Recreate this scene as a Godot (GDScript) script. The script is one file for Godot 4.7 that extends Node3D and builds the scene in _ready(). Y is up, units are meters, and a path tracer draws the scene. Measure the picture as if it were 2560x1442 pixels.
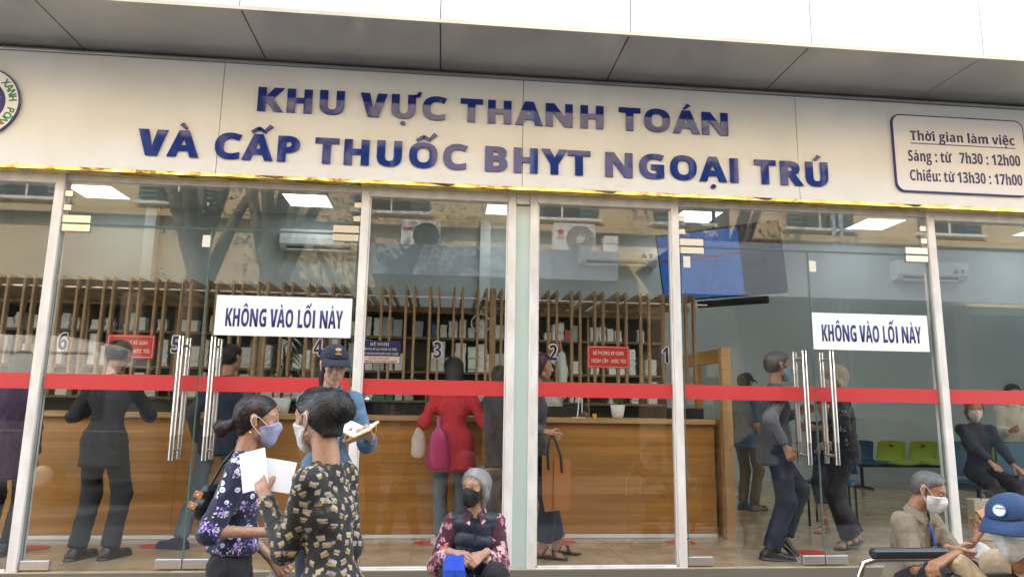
extends Node3D
# A hospital payment and pharmacy front seen from the street. y up, metres; the glass front stands on z = 0,
# the hall floor is y = 0, the pavement lies 0.40 below it, the street and the houses across it are at z > 5.

const PAVE := -0.40
const CEIL := 4.18
var mats := {}
var counts := {}
var rng := RandomNumberGenerator.new()


func _ready() -> void:
	rng.seed = 20240
	make_camera()
	make_sky()
	make_materials()
	build_setting()
	build_front()
	build_sign()
	build_hall()
	build_counter()
	build_shelves()
	build_street()
	build_people()


func make_camera() -> void:
	var cam := Camera3D.new()
	cam.name = "camera"
	var yaw := 0.09581
	var pitch := 0.16834
	var roll := 0.014676
	var fwd := Vector3(sin(yaw) * cos(pitch), sin(pitch), -cos(yaw) * cos(pitch))
	var right := Vector3(cos(yaw), 0, sin(yaw))
	var up := right.cross(fwd)
	var r := right * cos(roll) + up * sin(roll)
	var u := -right * sin(roll) + up * cos(roll)
	cam.transform = Transform3D(Basis(r, u, -fwd), Vector3(0, 1.13, 5.2))
	cam.fov = 44.93
	cam.near = 0.05
	cam.far = 400.0
	add_child(cam)
	cam.current = true


func make_sky() -> void:
	var env := Environment.new()
	var sm := ProceduralSkyMaterial.new()
	sm.sky_top_color = Color(0.72, 0.79, 0.88)
	sm.sky_horizon_color = Color(0.95, 0.94, 0.91)
	sm.sky_curve = 0.2
	sm.ground_bottom_color = Color(0.35, 0.33, 0.30)
	sm.ground_horizon_color = Color(0.7, 0.7, 0.68)
	sm.sky_energy_multiplier = 1.25
	var sky := Sky.new()
	sky.sky_material = sm
	env.background_mode = Environment.BG_SKY
	env.sky = sky
	env.background_energy_multiplier = 1.0
	env.tonemap_mode = Environment.TONE_MAPPER_LINEAR
	env.tonemap_exposure = 4.9
	env.sdfgi_enabled = true
	env.ssao_enabled = true
	env.ssil_enabled = true
	var we := WorldEnvironment.new()
	we.name = "environment"
	we.environment = env
	add_child(we)
	# the sun stands high behind the hospital, so the front is in its own shade and the houses across are lit
	var sun := DirectionalLight3D.new()
	sun.name = "sun"
	sun.light_energy = 1.5
	sun.light_angular_distance = 0.5
	sun.light_color = Color(1.0, 0.93, 0.82)
	sun.shadow_enabled = true
	add_child(sun)
	sun.look_at_from_position(Vector3.ZERO, -Vector3(-0.50, 0.68, -0.53), Vector3.UP)


# ---------------------------------------------------------------- helpers
func lin(r: float, g: float, b: float) -> Color:
	return Color(r, g, b).linear_to_srgb()


func mat(key: String, c: Color, rough := 0.6, metal := 0.0, spec := 0.5) -> StandardMaterial3D:
	if mats.has(key):
		return mats[key]
	var m := StandardMaterial3D.new()
	m.resource_name = key
	m.albedo_color = c
	m.roughness = rough
	m.metallic = metal
	m.metallic_specular = spec
	mats[key] = m
	return m


func noise_tex(freq: float, lo: Color, hi: Color, octaves := 4, sd := 1, normal := 0.0, size := 512, kind := FastNoiseLite.TYPE_SIMPLEX_SMOOTH) -> NoiseTexture2D:
	var n := FastNoiseLite.new()
	n.seed = sd
	n.noise_type = kind
	n.frequency = freq
	n.fractal_octaves = octaves
	var t := NoiseTexture2D.new()
	t.width = size
	t.height = size
	t.seamless = true
	t.noise = n
	if normal > 0.0:
		t.as_normal_map = true
		t.bump_strength = normal
	else:
		var g := Gradient.new()
		g.set_color(0, lo)
		g.set_color(1, hi)
		t.color_ramp = g
	return t


func tri(m: StandardMaterial3D, t: Texture2D, sc: Vector3, world := true) -> StandardMaterial3D:
	m.albedo_texture = t
	m.uv1_triplanar = true
	m.uv1_world_triplanar = world
	m.uv1_scale = sc
	return m


func numbered(called: String) -> String:
	if not counts.has(called):
		counts[called] = 0
		return called
	counts[called] += 1
	return "%s_%03d" % [called, counts[called]]


func metas(o: Node3D, label: String, category := "", group := "", kind := "") -> void:
	if label: o.set_meta("label", label)
	if category: o.set_meta("category", category)
	if group: o.set_meta("group", group)
	if kind: o.set_meta("kind", kind)


func thing(called: String, label: String, category: String, at := Vector3.ZERO, turn := 0.0, group := "") -> Node3D:
	var o := Node3D.new()
	o.name = numbered(called)
	o.position = at
	o.rotation_degrees.y = turn
	add_child(o)
	metas(o, label, category, group)
	return o


func part(called: String, mesh: Mesh, m: Material, parent: Node3D, at := Vector3.ZERO, label := "") -> MeshInstance3D:
	var o := MeshInstance3D.new()
	o.mesh = mesh
	o.material_override = m
	o.name = numbered(called) if parent == self else called
	o.position = at
	parent.add_child(o, true)
	if label: o.set_meta("label", label)
	return o


func struct(called: String, mesh: Mesh, m: Material, at := Vector3.ZERO) -> MeshInstance3D:
	var o := part(called, mesh, m, self, at)
	o.set_meta("kind", "structure")
	return o


func st() -> SurfaceTool:
	var s := SurfaceTool.new()
	s.begin(Mesh.PRIMITIVE_TRIANGLES)
	s.set_smooth_group(-1)
	return s


func quad(s: SurfaceTool, a: Vector3, b: Vector3, c: Vector3, d: Vector3) -> void:
	# a b c d clockwise seen from the front
	var uv := [Vector2(0, 0), Vector2(1, 0), Vector2(1, 1), Vector2(0, 1)]
	var v := [a, b, c, d]
	for i in [0, 1, 2, 0, 2, 3]:
		s.set_uv(uv[i])
		s.add_vertex(v[i])


func done(s: SurfaceTool) -> ArrayMesh:
	s.generate_normals()
	return s.commit()


var box_cache := {}


# a box whose edges are cut at 45 degrees by bev, so that they catch light
func bbox(size: Vector3, bev := 0.0) -> Mesh:
	var key := [size, bev]
	if box_cache.has(key):
		return box_cache[key]
	var s := st()
	add_box(s, Vector3.ZERO, size, bev)
	box_cache[key] = done(s)
	return box_cache[key]


func add_box(s: SurfaceTool, c: Vector3, size: Vector3, bev := 0.0, bas := Basis()) -> void:
	var h := size * 0.5
	var b := minf(bev, minf(h.x, minf(h.y, h.z)) * 0.9)
	for ax in 3:
		var u := (ax + 1) % 3
		var w := (ax + 2) % 3
		for sg in [-1.0, 1.0]:
			var p := []
			for k in [[-1, -1], [1, -1], [1, 1], [-1, 1]]:
				var v := Vector3()
				v[ax] = h[ax] * sg
				v[u] = (h[u] - b) * k[0]
				v[w] = (h[w] - b) * k[1]
				p.append(c + bas * v)
			if sg > 0: p.reverse()
			quad(s, p[0], p[1], p[2], p[3])
	if b <= 0.0:
		return
	for ax in 3:  # edges along ax
		var u := (ax + 1) % 3
		var w := (ax + 2) % 3
		for su in [-1.0, 1.0]:
			for sw in [-1.0, 1.0]:
				var p := []
				for k in [[-1, 0], [1, 0], [1, 1], [-1, 1]]:
					var v := Vector3()
					v[ax] = (h[ax] - b) * k[0]
					v[u] = (h[u] - (b if k[1] == 1 else 0.0)) * su
					v[w] = (h[w] - (0.0 if k[1] == 1 else b)) * sw
					p.append(c + bas * v)
				if su * sw < 0: p.reverse()
				quad(s, p[0], p[1], p[2], p[3])
	for sx in [-1.0, 1.0]:
		for sy in [-1.0, 1.0]:
			for sz in [-1.0, 1.0]:
				var p := [Vector3(h.x, h.y - b, h.z - b), Vector3(h.x - b, h.y, h.z - b), Vector3(h.x - b, h.y - b, h.z)]
				var q := []
				for v in p:
					q.append(c + bas * (v * Vector3(sx, sy, sz)))
				if sx * sy * sz > 0: q.reverse()
				for i in [0, 1, 2]:
					s.set_uv(Vector2.ZERO)
					s.add_vertex(q[i])


func frame_of(d: Vector3) -> Basis:
	var y := d.normalized()
	var x := (Vector3.UP if absf(y.y) < 0.9 else Vector3.RIGHT).cross(y).normalized()
	return Basis(x, y, x.cross(y))


# a tube of changing radius through points, smooth, with caps
func add_tube(s: SurfaceTool, pts: Array, rad: Array, seg := 12) -> void:
	s.set_smooth_group(0)
	var rings := []
	var x := Vector3.ZERO
	for i in pts.size():
		var d: Vector3
		if i == 0: d = pts[1] - pts[0]
		elif i == pts.size() - 1: d = pts[i] - pts[i - 1]
		else: d = (pts[i + 1] - pts[i]).normalized() + (pts[i] - pts[i - 1]).normalized()
		d = d.normalized()
		if x == Vector3.ZERO: x = frame_of(d).x
		x = (x - d * x.dot(d)).normalized()
		var z := x.cross(d)
		var ring := []
		for k in seg:
			var a := TAU * k / seg
			ring.append(pts[i] + (x * cos(a) + z * sin(a)) * rad[mini(i, rad.size() - 1)])
		rings.append(ring)
	for i in pts.size() - 1:
		for k in seg:
			var l := (k + 1) % seg
			quad(s, rings[i][k], rings[i][l], rings[i + 1][l], rings[i + 1][k])
	s.set_smooth_group(-1)
	for k in range(1, seg - 1):
		for v in [rings[0][0], rings[0][k + 1], rings[0][k]]:
			s.set_uv(Vector2.ZERO)
			s.add_vertex(v)
		var e: Array = rings[-1]
		for v in [e[0], e[k], e[k + 1]]:
			s.set_uv(Vector2.ZERO)
			s.add_vertex(v)


func tube(pts: Array, rad: Array, seg := 12) -> ArrayMesh:
	var s := st()
	add_tube(s, pts, rad, seg)
	return done(s)


# a profile (radius, height) turned about y
func lathe(prof: Array, seg := 32, smooth := true) -> ArrayMesh:
	var s := st()
	s.set_smooth_group(0 if smooth else -1)
	for i in prof.size() - 1:
		var a: Vector2 = prof[i]
		var b: Vector2 = prof[i + 1]
		for k in seg:
			var p := TAU * k / seg
			var q := TAU * (k + 1) / seg
			quad(s, Vector3(a.x * cos(p), a.y, a.x * sin(p)), Vector3(a.x * cos(q), a.y, a.x * sin(q)), Vector3(b.x * cos(q), b.y, b.x * sin(q)), Vector3(b.x * cos(p), b.y, b.x * sin(p)))
	return done(s)


# a flat outline (x, y) given thickness along z, front face at z = depth
func add_prism(s: SurfaceTool, pts: PackedVector2Array, depth: float, at := Transform3D()) -> void:
	var poly := pts
	if Geometry2D.is_polygon_clockwise(poly):
		poly.reverse()
	var idx := Geometry2D.triangulate_polygon(poly)
	for i in range(0, idx.size(), 3):
		var t := [poly[idx[i]], poly[idx[i + 1]], poly[idx[i + 2]]]
		if (t[1] - t[0]).cross(t[2] - t[0]) > 0: t.reverse()
		for v in t:
			s.set_uv(v)
			s.add_vertex(at * Vector3(v.x, v.y, depth))
		t.reverse()
		for v in t:
			s.set_uv(v)
			s.add_vertex(at * Vector3(v.x, v.y, 0))
	for i in poly.size():
		var a := poly[i]
		var b := poly[(i + 1) % poly.size()]
		quad(s, at * Vector3(a.x, a.y, 0), at * Vector3(a.x, a.y, depth), at * Vector3(b.x, b.y, depth), at * Vector3(b.x, b.y, 0))


func prism(pts: PackedVector2Array, depth: float) -> ArrayMesh:
	var s := st()
	add_prism(s, pts, depth)
	return done(s)


func rounded(w: float, h: float, r: float, seg := 6) -> PackedVector2Array:
	var p := PackedVector2Array()
	for c in [[1, 1, 0], [-1, 1, 1], [-1, -1, 2], [1, -1, 3]]:
		for k in seg + 1:
			var a: float = (c[2] + float(k) / seg) * PI / 2
			p.append(Vector2(c[0] * (w / 2 - r) + cos(a) * r, c[1] * (h / 2 - r) + sin(a) * r))
	return p


var fonts := {}


func font(kind: String, bold := 0.0) -> Font:
	var key := kind + str(bold)
	if not fonts.has(key):
		var f := SystemFont.new()
		f.font_names = PackedStringArray(["Droid Serif" if kind.begins_with("serif") else "Droid Sans"])
		f.font_weight = 700
		if bold > 0.0:
			var v := FontVariation.new()
			v.base_font = f
			v.variation_embolden = bold
			fonts[key] = v
		else:
			fonts[key] = f
	return fonts[key]



# Vietnamese letters: the plain letter and its marks (c hat, b bowl, a acute, g grave, t tilde, q hook above, d dot below, h horn)
const VIET := "Ự=Uhd Ấ=Aca Ố=Oca Ạ=Ad À=Ag Ú=Ua Á=Aa Ế=Eca Ề=Ecg Ò=Og Ó=Oa Ẻ=Eq Ộ=Ocd Ắ=Aba Ô=Oc Ê=Ec Ị=Id Ể=Ecq Ỹ=Yt Ư=Uh Ớ=Oha Ỏ=Oq Ầ=Acg Ệ=Ecd ờ=ohg ệ=ecd ừ=uhg á=aa à=ag ề=ecg ầ=acg ỏ=oq"
var viet := {}
var glyphs := {}


func stroke2(s: SurfaceTool, a: Vector2, b: Vector2, wa: float, wb: float) -> void:
	var n := (b - a).normalized().orthogonal()
	add_prism(s, PackedVector2Array([a + n * wa / 2, b + n * wb / 2, b - n * wb / 2, a - n * wa / 2]), 1.0, Transform3D(Basis(), Vector3(0, 0, -0.5)))


# [mesh, advance]: capitals are 1 tall, the base line is y = 0, z runs from -0.5 to 0.5
func glyph(ch: String, f: Font, key: String) -> Array:
	if glyphs.has(key + ch):
		return glyphs[key + ch]
	if viet.is_empty():
		for e in VIET.split(" "):
			viet[e[0]] = e.substr(2)
	var base: String = viet[ch][0] if viet.has(ch) else ch
	var marks: String = viet[ch].substr(1) if viet.has(ch) else ""
	var caps: AABB
	if glyphs.has(key + "caps"):
		caps = glyphs[key + "caps"]
	else:
		caps = raw_text("H", f).get_aabb()
		glyphs[key + "caps"] = caps
	var k := 1.0 / caps.size.y
	var adv := f.get_string_size(base, HORIZONTAL_ALIGNMENT_LEFT, -1, 640).x / 640.0 * 64.0 * 0.01 * k
	if base == " ":
		glyphs[key + ch] = [null, adv]
		return glyphs[key + ch]
	var s := st()
	var own := own_letter(base, adv) if key != "sans0.0" and key != "serif0.0" else PackedVector2Array()
	if own.size():
		add_prism(s, own, 1.0, Transform3D(Basis(), Vector3(0, 0, -0.5)))
		glyphs[key + ch] = [done(s), adv]
		return glyphs[key + ch]
	var t := raw_text(base, f)
	var arr := t.surface_get_arrays(0)
	var v: PackedVector3Array = arr[Mesh.ARRAY_VERTEX]
	var ix: PackedInt32Array = arr[Mesh.ARRAY_INDEX]
	var off := Vector3(0, -caps.position.y * k, 0)
	var box := t.get_aabb()
	for i in ix:
		var p := v[i]
		s.set_uv(Vector2.ZERO)
		s.add_vertex(Vector3(p.x * k, p.y * k, p.z) + off)
	var x0 := box.position.x * k
	var x1 := box.end.x * k
	var cx := (x0 + x1) / 2
	var top := box.end.y * k + off.y
	var y := top + 0.07
	var second := false
	for c in marks:
		var mx := cx
		if second and c in "agq":
			mx = cx + 0.27
			y = top + 0.16
		match c:
			"c":
				stroke2(s, Vector2(mx - 0.22, y), Vector2(mx + 0.015, y + 0.17), 0.10, 0.13)
				stroke2(s, Vector2(mx + 0.22, y + 0.001), Vector2(mx - 0.015, y + 0.171), 0.10, 0.13)
				second = true
			"b":
				stroke2(s, Vector2(mx - 0.2, y + 0.17), Vector2(mx - 0.08, y + 0.03), 0.09, 0.09)
				stroke2(s, Vector2(mx - 0.11, y + 0.041), Vector2(mx + 0.11, y + 0.04), 0.09, 0.09)
				stroke2(s, Vector2(mx + 0.2, y + 0.17), Vector2(mx + 0.08, y + 0.031), 0.09, 0.09)
				second = true
			"a": stroke2(s, Vector2(mx - 0.06, y + 0.0), Vector2(mx + 0.1, y + 0.19), 0.09, 0.15)
			"g": stroke2(s, Vector2(mx + 0.06, y + 0.0), Vector2(mx - 0.1, y + 0.19), 0.09, 0.15)
			"t":
				stroke2(s, Vector2(mx - 0.2, y + 0.03), Vector2(mx - 0.06, y + 0.12), 0.08, 0.08)
				stroke2(s, Vector2(mx - 0.08, y + 0.12), Vector2(mx + 0.08, y + 0.05), 0.08, 0.08)
				stroke2(s, Vector2(mx + 0.06, y + 0.051), Vector2(mx + 0.2, y + 0.14), 0.08, 0.08)
			"q":
				stroke2(s, Vector2(mx - 0.09, y + 0.2), Vector2(mx + 0.06, y + 0.2), 0.07, 0.07)
				stroke2(s, Vector2(mx + 0.06, y + 0.22), Vector2(mx - 0.01, y + 0.03), 0.08, 0.07)
			"d":
				var o := PackedVector2Array()
				for i in 8:
					o.append(Vector2(cx, -0.2) + Vector2.from_angle(TAU * (i + 0.5) / 8) * 0.09)
				add_prism(s, o, 1.0, Transform3D(Basis(), Vector3(0, 0, -0.5)))
			"h":
				stroke2(s, Vector2(x1 - 0.1, top - 0.06), Vector2(x1 + 0.1, top - 0.02), 0.11, 0.11)
				stroke2(s, Vector2(x1 + 0.07, top - 0.06), Vector2(x1 + 0.13, top + 0.14), 0.12, 0.1)
	glyphs[key + ch] = [done(s), adv]
	return glyphs[key + ch]


# heavy letters that the thickened font cannot give
func own_letter(ch: String, w: float) -> PackedVector2Array:
	if ch == "V":
		return PackedVector2Array([Vector2(-0.02, 1), Vector2(0.28, 1), Vector2(w * 0.5, 0.32), Vector2(w - 0.28, 1), Vector2(w + 0.02, 1), Vector2(w * 0.5 + 0.17, 0), Vector2(w * 0.5 - 0.17, 0)])
	if ch == "I":
		return PackedVector2Array([Vector2(w * 0.5 - 0.14, 0), Vector2(w * 0.5 + 0.14, 0), Vector2(w * 0.5 + 0.14, 1), Vector2(w * 0.5 - 0.14, 1)])
	if ch == "N":
		var a := 0.07
		var b := w - 0.07
		return PackedVector2Array([Vector2(a, 0), Vector2(a, 1), Vector2(a + 0.29, 1), Vector2(b - 0.25, 0.40), Vector2(b - 0.25, 1), Vector2(b, 1), Vector2(b, 0), Vector2(b - 0.27, 0), Vector2(a + 0.25, 0.62), Vector2(a + 0.25, 0)])
	return PackedVector2Array()


func raw_text(txt: String, f: Font) -> TextMesh:
	var t := TextMesh.new()
	t.text = txt
	t.font = f
	t.font_size = 64
	t.pixel_size = 0.01
	t.depth = 1.0
	t.curve_step = 0.3
	t.horizontal_alignment = HORIZONTAL_ALIGNMENT_LEFT
	t.vertical_alignment = VERTICAL_ALIGNMENT_BOTTOM
	return t


# a line of writing at (left end, base line), w wide, capitals h tall, standing depth proud of at.z
func write_line(called: String, txt: String, kind: String, bold: float, m: Material, parent: Node3D, at: Vector3, w: float, h: float, depth := 0.002, label := "") -> MeshInstance3D:
	var f := font(kind, bold)
	var key := kind + str(bold)
	var x := 0.0
	for ch in txt:
		x += glyph(ch, f, key)[1]
	var sx := w / x
	var s := SurfaceTool.new()
	s.begin(Mesh.PRIMITIVE_TRIANGLES)
	x = 0.0
	for ch in txt:
		var g := glyph(ch, f, key)
		if g[0]:
			s.append_from(g[0], 0, Transform3D(Basis.from_scale(Vector3(sx, h, depth)), Vector3(x * sx, 0, depth * 0.5)))
		x += g[1]
	s.generate_normals()
	return part(called, s.commit(), m, parent, at, label)


# the same with each letter a part of its own
func write_letters(txt: String, kind: String, bold: float, m: Material, parent: Node3D, at: Vector3, w: float, h: float, depth: float) -> void:
	var f := font(kind, bold)
	var key := kind + str(bold)
	var x := 0.0
	for ch in txt:
		x += glyph(ch, f, key)[1]
	var sx := w / x
	x = 0.0
	for ch in txt:
		var g := glyph(ch, f, key)
		if g[0]:
			var o := part("letter", g[0], m, parent)
			o.scale = Vector3(sx * 0.94, h, depth)
			o.position = at + Vector3((x + g[1] * 0.03) * sx, 0, depth * 0.5)
		x += g[1]


func make_materials() -> void:
	var m := mat("white_frame", lin(0.78, 0.75, 0.71), 0.38)
	tri(m, noise_tex(0.008, Color(0.86, 0.84, 0.82), Color(1, 1, 1), 5, 3), Vector3(1.3, 0.5, 1.3))
	m = mat("sign_panel", lin(0.74, 0.73, 0.71), 0.32)
	tri(m, noise_tex(0.006, Color(0.955, 0.95, 0.94), Color(1, 1, 1), 5, 8), Vector3(0.5, 0.4, 0.5))
	m = mat("fascia_panel", lin(0.80, 0.78, 0.72), 0.4)
	tri(m, noise_tex(0.005, Color(0.96, 0.96, 0.955), Color(1, 1, 1), 4, 9), Vector3.ONE * 0.4)
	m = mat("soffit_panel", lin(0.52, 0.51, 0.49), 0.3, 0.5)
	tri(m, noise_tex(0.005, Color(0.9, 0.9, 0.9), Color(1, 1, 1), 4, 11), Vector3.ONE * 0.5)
	m = mat("gold_trim", lin(0.80, 0.60, 0.20), 0.09, 1.0)
	m.normal_enabled = true
	m.normal_texture = noise_tex(0.010, Color.BLACK, Color.WHITE, 1, 12, 6.0)
	m.normal_scale = 2.0
	m.uv1_triplanar = true
	m.uv1_world_triplanar = true
	m.uv1_scale = Vector3(0.8, 2, 2)
	mat("navy_acrylic", lin(0.010, 0.030, 0.20), 0.04, 0.0, 0.55)
	mat("navy_print", lin(0.02, 0.02, 0.16), 0.5)
	mat("dark_joint", lin(0.05, 0.045, 0.04), 0.8)
	mat("sign_joint", lin(0.36, 0.33, 0.29), 0.8)
	m = mat("glass", Color(0.10, 0.22, 0.18, 0.01), 0.0)
	m.transparency = BaseMaterial3D.TRANSPARENCY_ALPHA
	m.metallic_specular = 0.5
	m = mat("teal_glass", lin(0.50, 0.60, 0.55), 0.12)
	m = mat("glass_edge", lin(0.10, 0.17, 0.15), 0.2)
	m = mat("clear_sheet", Color(1, 1, 1, 0.03), 0.05)
	m.transparency = BaseMaterial3D.TRANSPARENCY_ALPHA
	mat("red_film", lin(0.50, 0.033, 0.036), 0.45)
	mat("steel", lin(0.62, 0.60, 0.57), 0.16, 1.0)
	mat("brushed_steel", lin(0.58, 0.55, 0.52), 0.33, 1.0)
	mat("patch_metal", lin(0.70, 0.66, 0.60), 0.28, 0.9)
	mat("black_plastic", lin(0.015, 0.015, 0.017), 0.4)
	mat("grey_plastic", lin(0.30, 0.30, 0.30), 0.5)
	mat("white_plastic", lin(0.72, 0.73, 0.72), 0.35)
	mat("white_print", lin(0.80, 0.80, 0.79), 0.4)
	mat("cream_tag", lin(0.68, 0.66, 0.55), 0.5)
	mat("red_print", lin(0.62, 0.03, 0.03), 0.4)
	mat("green_print", lin(0.03, 0.22, 0.10), 0.5)
	m = mat("wall_paint", lin(0.55, 0.60, 0.60), 0.7)
	tri(m, noise_tex(0.005, Color(0.94, 0.94, 0.94), Color(1, 1, 1), 4, 21), Vector3.ONE * 0.3)
	m = mat("ceiling_paint", lin(0.62, 0.65, 0.64), 0.8)
	m = mat("floor_tile", lin(0.52, 0.41, 0.26), 0.16)
	tri(m, noise_tex(0.008, Color(0.82, 0.80, 0.78), Color(1, 1, 1), 5, 22), Vector3.ONE * 0.7)
	m = mat("floor_tile_b", lin(0.49, 0.385, 0.24), 0.18)
	tri(m, noise_tex(0.008, Color(0.82, 0.80, 0.78), Color(1, 1, 1), 5, 23), Vector3.ONE * 0.7)
	mat("grout", lin(0.14, 0.12, 0.09), 0.9)
	m = mat("oak_panel", lin(0.78, 0.72, 0.66), 0.33)
	tri(m, wood_tex(Color(0.60, 0.32, 0.085).linear_to_srgb(), Color(0.37, 0.18, 0.035).linear_to_srgb(), 31), Vector3(0.45, 0.9, 0.45))
	m = mat("oak_edge", lin(0.9, 0.85, 0.8), 0.35)
	tri(m, wood_tex(Color(0.55, 0.37, 0.18).linear_to_srgb(), Color(0.40, 0.25, 0.11).linear_to_srgb(), 33), Vector3(0.6, 1.4, 0.6))
	m = mat("slat_wood", lin(0.8, 0.78, 0.76), 0.45)
	tri(m, noise_tex(0.02, lin(0.31, 0.215, 0.115), lin(0.42, 0.30, 0.17), 4, 35), Vector3(3, 0.4, 3))
	mat("shelf_wood", lin(0.20, 0.13, 0.075), 0.55)
	mat("shelf_back", lin(0.15, 0.13, 0.115), 0.7)
	mat("carton_white", lin(0.76, 0.78, 0.76), 0.55)
	mat("carton_grey", lin(0.44, 0.47, 0.48), 0.55)
	mat("carton_blue", lin(0.08, 0.24, 0.50), 0.5)
	mat("carton_yellow", lin(0.62, 0.36, 0.03), 0.5)
	mat("carton_green", lin(0.05, 0.24, 0.12), 0.5)
	mat("carton_red", lin(0.48, 0.07, 0.08), 0.5)
	m = mat("pavement", lin(0.8, 0.8, 0.8), 0.85)
	tri(m, noise_tex(0.02, lin(0.16, 0.15, 0.14), lin(0.27, 0.26, 0.24), 5, 41), Vector3.ONE * 0.6)
	m = mat("asphalt", lin(0.9, 0.9, 0.9), 0.9)
	tri(m, noise_tex(0.03, lin(0.04, 0.04, 0.04), lin(0.085, 0.083, 0.08), 5, 42), Vector3.ONE * 0.5)
	m = mat("granite", lin(0.9, 0.9, 0.9), 0.3)
	tri(m, noise_tex(0.06, lin(0.13, 0.10, 0.09), lin(0.30, 0.25, 0.22), 5, 43), Vector3.ONE)
	m = mat("yellow_plaster", lin(0.95, 0.95, 0.95), 0.85)
	tri(m, noise_tex(0.006, lin(0.50, 0.39, 0.23), lin(0.64, 0.52, 0.33), 5, 44), Vector3.ONE * 0.25)
	m = mat("bark", lin(0.9, 0.9, 0.9), 0.9)
	tri(m, noise_tex(0.03, lin(0.07, 0.055, 0.04), lin(0.19, 0.16, 0.12), 5, 45), Vector3(1.5, 0.5, 1.5))
	m = mat("leaf", lin(0.085, 0.13, 0.035), 0.55)
	m.backlight_enabled = true
	m.backlight = lin(0.10, 0.16, 0.03)
	mat("shutter_green", lin(0.05, 0.10, 0.09), 0.6)
	m = mat("awning_metal", lin(0.34, 0.40, 0.50), 0.45, 0.2)
	mat("car_white", lin(0.72, 0.73, 0.74), 0.2)
	m = mat("car_dark", lin(0.012, 0.018, 0.05), 0.15)
	m.clearcoat_enabled = true
	m.clearcoat = 1.0
	mat("van_grey", lin(0.06, 0.065, 0.075), 0.25)
	mat("car_window", lin(0.01, 0.012, 0.014), 0.03)
	mat("tyre", lin(0.015, 0.015, 0.015), 0.85)


func wood_tex(a: Color, b: Color, sd: int) -> ImageTexture:
	var w := 512
	var n := FastNoiseLite.new()
	n.seed = sd
	n.noise_type = FastNoiseLite.TYPE_SIMPLEX_SMOOTH
	n.fractal_octaves = 4
	n.frequency = 0.012
	var n2 := FastNoiseLite.new()
	n2.seed = sd + 5
	n2.frequency = 0.05
	n2.fractal_octaves = 3
	var im := Image.create(w, w, false, Image.FORMAT_RGB8)
	for y in w:
		for x in w:
			# both edges meet: blend the field with its own shift
			var t := float(x) / w
			var u := float(y) / w
			var g := lerpf(n.get_noise_2d(x * 0.16, y * 1.7), n.get_noise_2d((x - w) * 0.16, y * 1.7), t)
			var g2 := lerpf(n2.get_noise_2d(x * 0.05, y * 2.4), n2.get_noise_2d((x - w) * 0.05, y * 2.4), t)
			if u > 0.9:
				var k := (u - 0.9) * 10.0
				g = lerpf(g, lerpf(n.get_noise_2d(x * 0.16, (y - w) * 1.7), n.get_noise_2d((x - w) * 0.16, (y - w) * 1.7), t), k)
			var v := clampf(0.5 + g * 0.75 + g2 * 0.35, 0.0, 1.0)
			im.set_pixel(x, y, a.lerp(b, v))
	return ImageTexture.create_from_image(im)


# ---------------------------------------------------------------- setting
func build_setting() -> void:
	# hall floor: a slab and its tiles
	var fl := struct("floor", bbox(Vector3(18, 0.36, 6.3)), mats["grout"], Vector3(2, -0.185, -3.1))
	var n := 0
	for i in 18:
		for k in 8:
			var big: Material = mats["floor_tile"] if (i * 7 + k * 3) % 5 != 0 else mats["floor_tile_b"]
			var x := -6.2 + i * 0.8
			var z := -0.36 - k * 0.8
			if z < -6.0: continue
			part("tile", bbox(Vector3(0.797, 0.006, 0.797), 0.0015), big, fl, Vector3(x - 2, 0.185 - 0.003, z + 3.1))
			n += 1
	struct("ceiling", bbox(Vector3(18, 0.12, 6.3)), mats["ceiling_paint"], Vector3(2, CEIL + 0.06, -3.2))
	struct("interior_wall_back", bbox(Vector3(18, 4.6, 0.2)), mats["wall_paint"], Vector3(2, 2.0, -6.2))
	struct("interior_wall_left", bbox(Vector3(0.2, 4.6, 6.3)), mats["wall_paint"], Vector3(-6.9, 2.0, -3.0))
	struct("interior_wall_right", bbox(Vector3(0.2, 4.6, 6.3)), mats["wall_paint"], Vector3(10.9, 2.0, -3.0))
	struct("pavement", bbox(Vector3(60, 0.3, 4.6)), mats["pavement"], Vector3(0, PAVE - 0.15, 2.0))
	struct("road", bbox(Vector3(120, 0.2, 60)), mats["asphalt"], Vector3(0, PAVE - 0.23, 30.0))
	# granite steps before the front
	var step := struct("step", bbox(Vector3(18, 0.20, 1.1), 0.01), mats["granite"], Vector3(2, -0.16 + 0.0, 0.45))
	step.position.y = -0.07 - 0.10
	struct("step_lower", bbox(Vector3(18, 0.18, 0.45), 0.01), mats["granite"], Vector3(2, PAVE + 0.09, 1.225))


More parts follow.
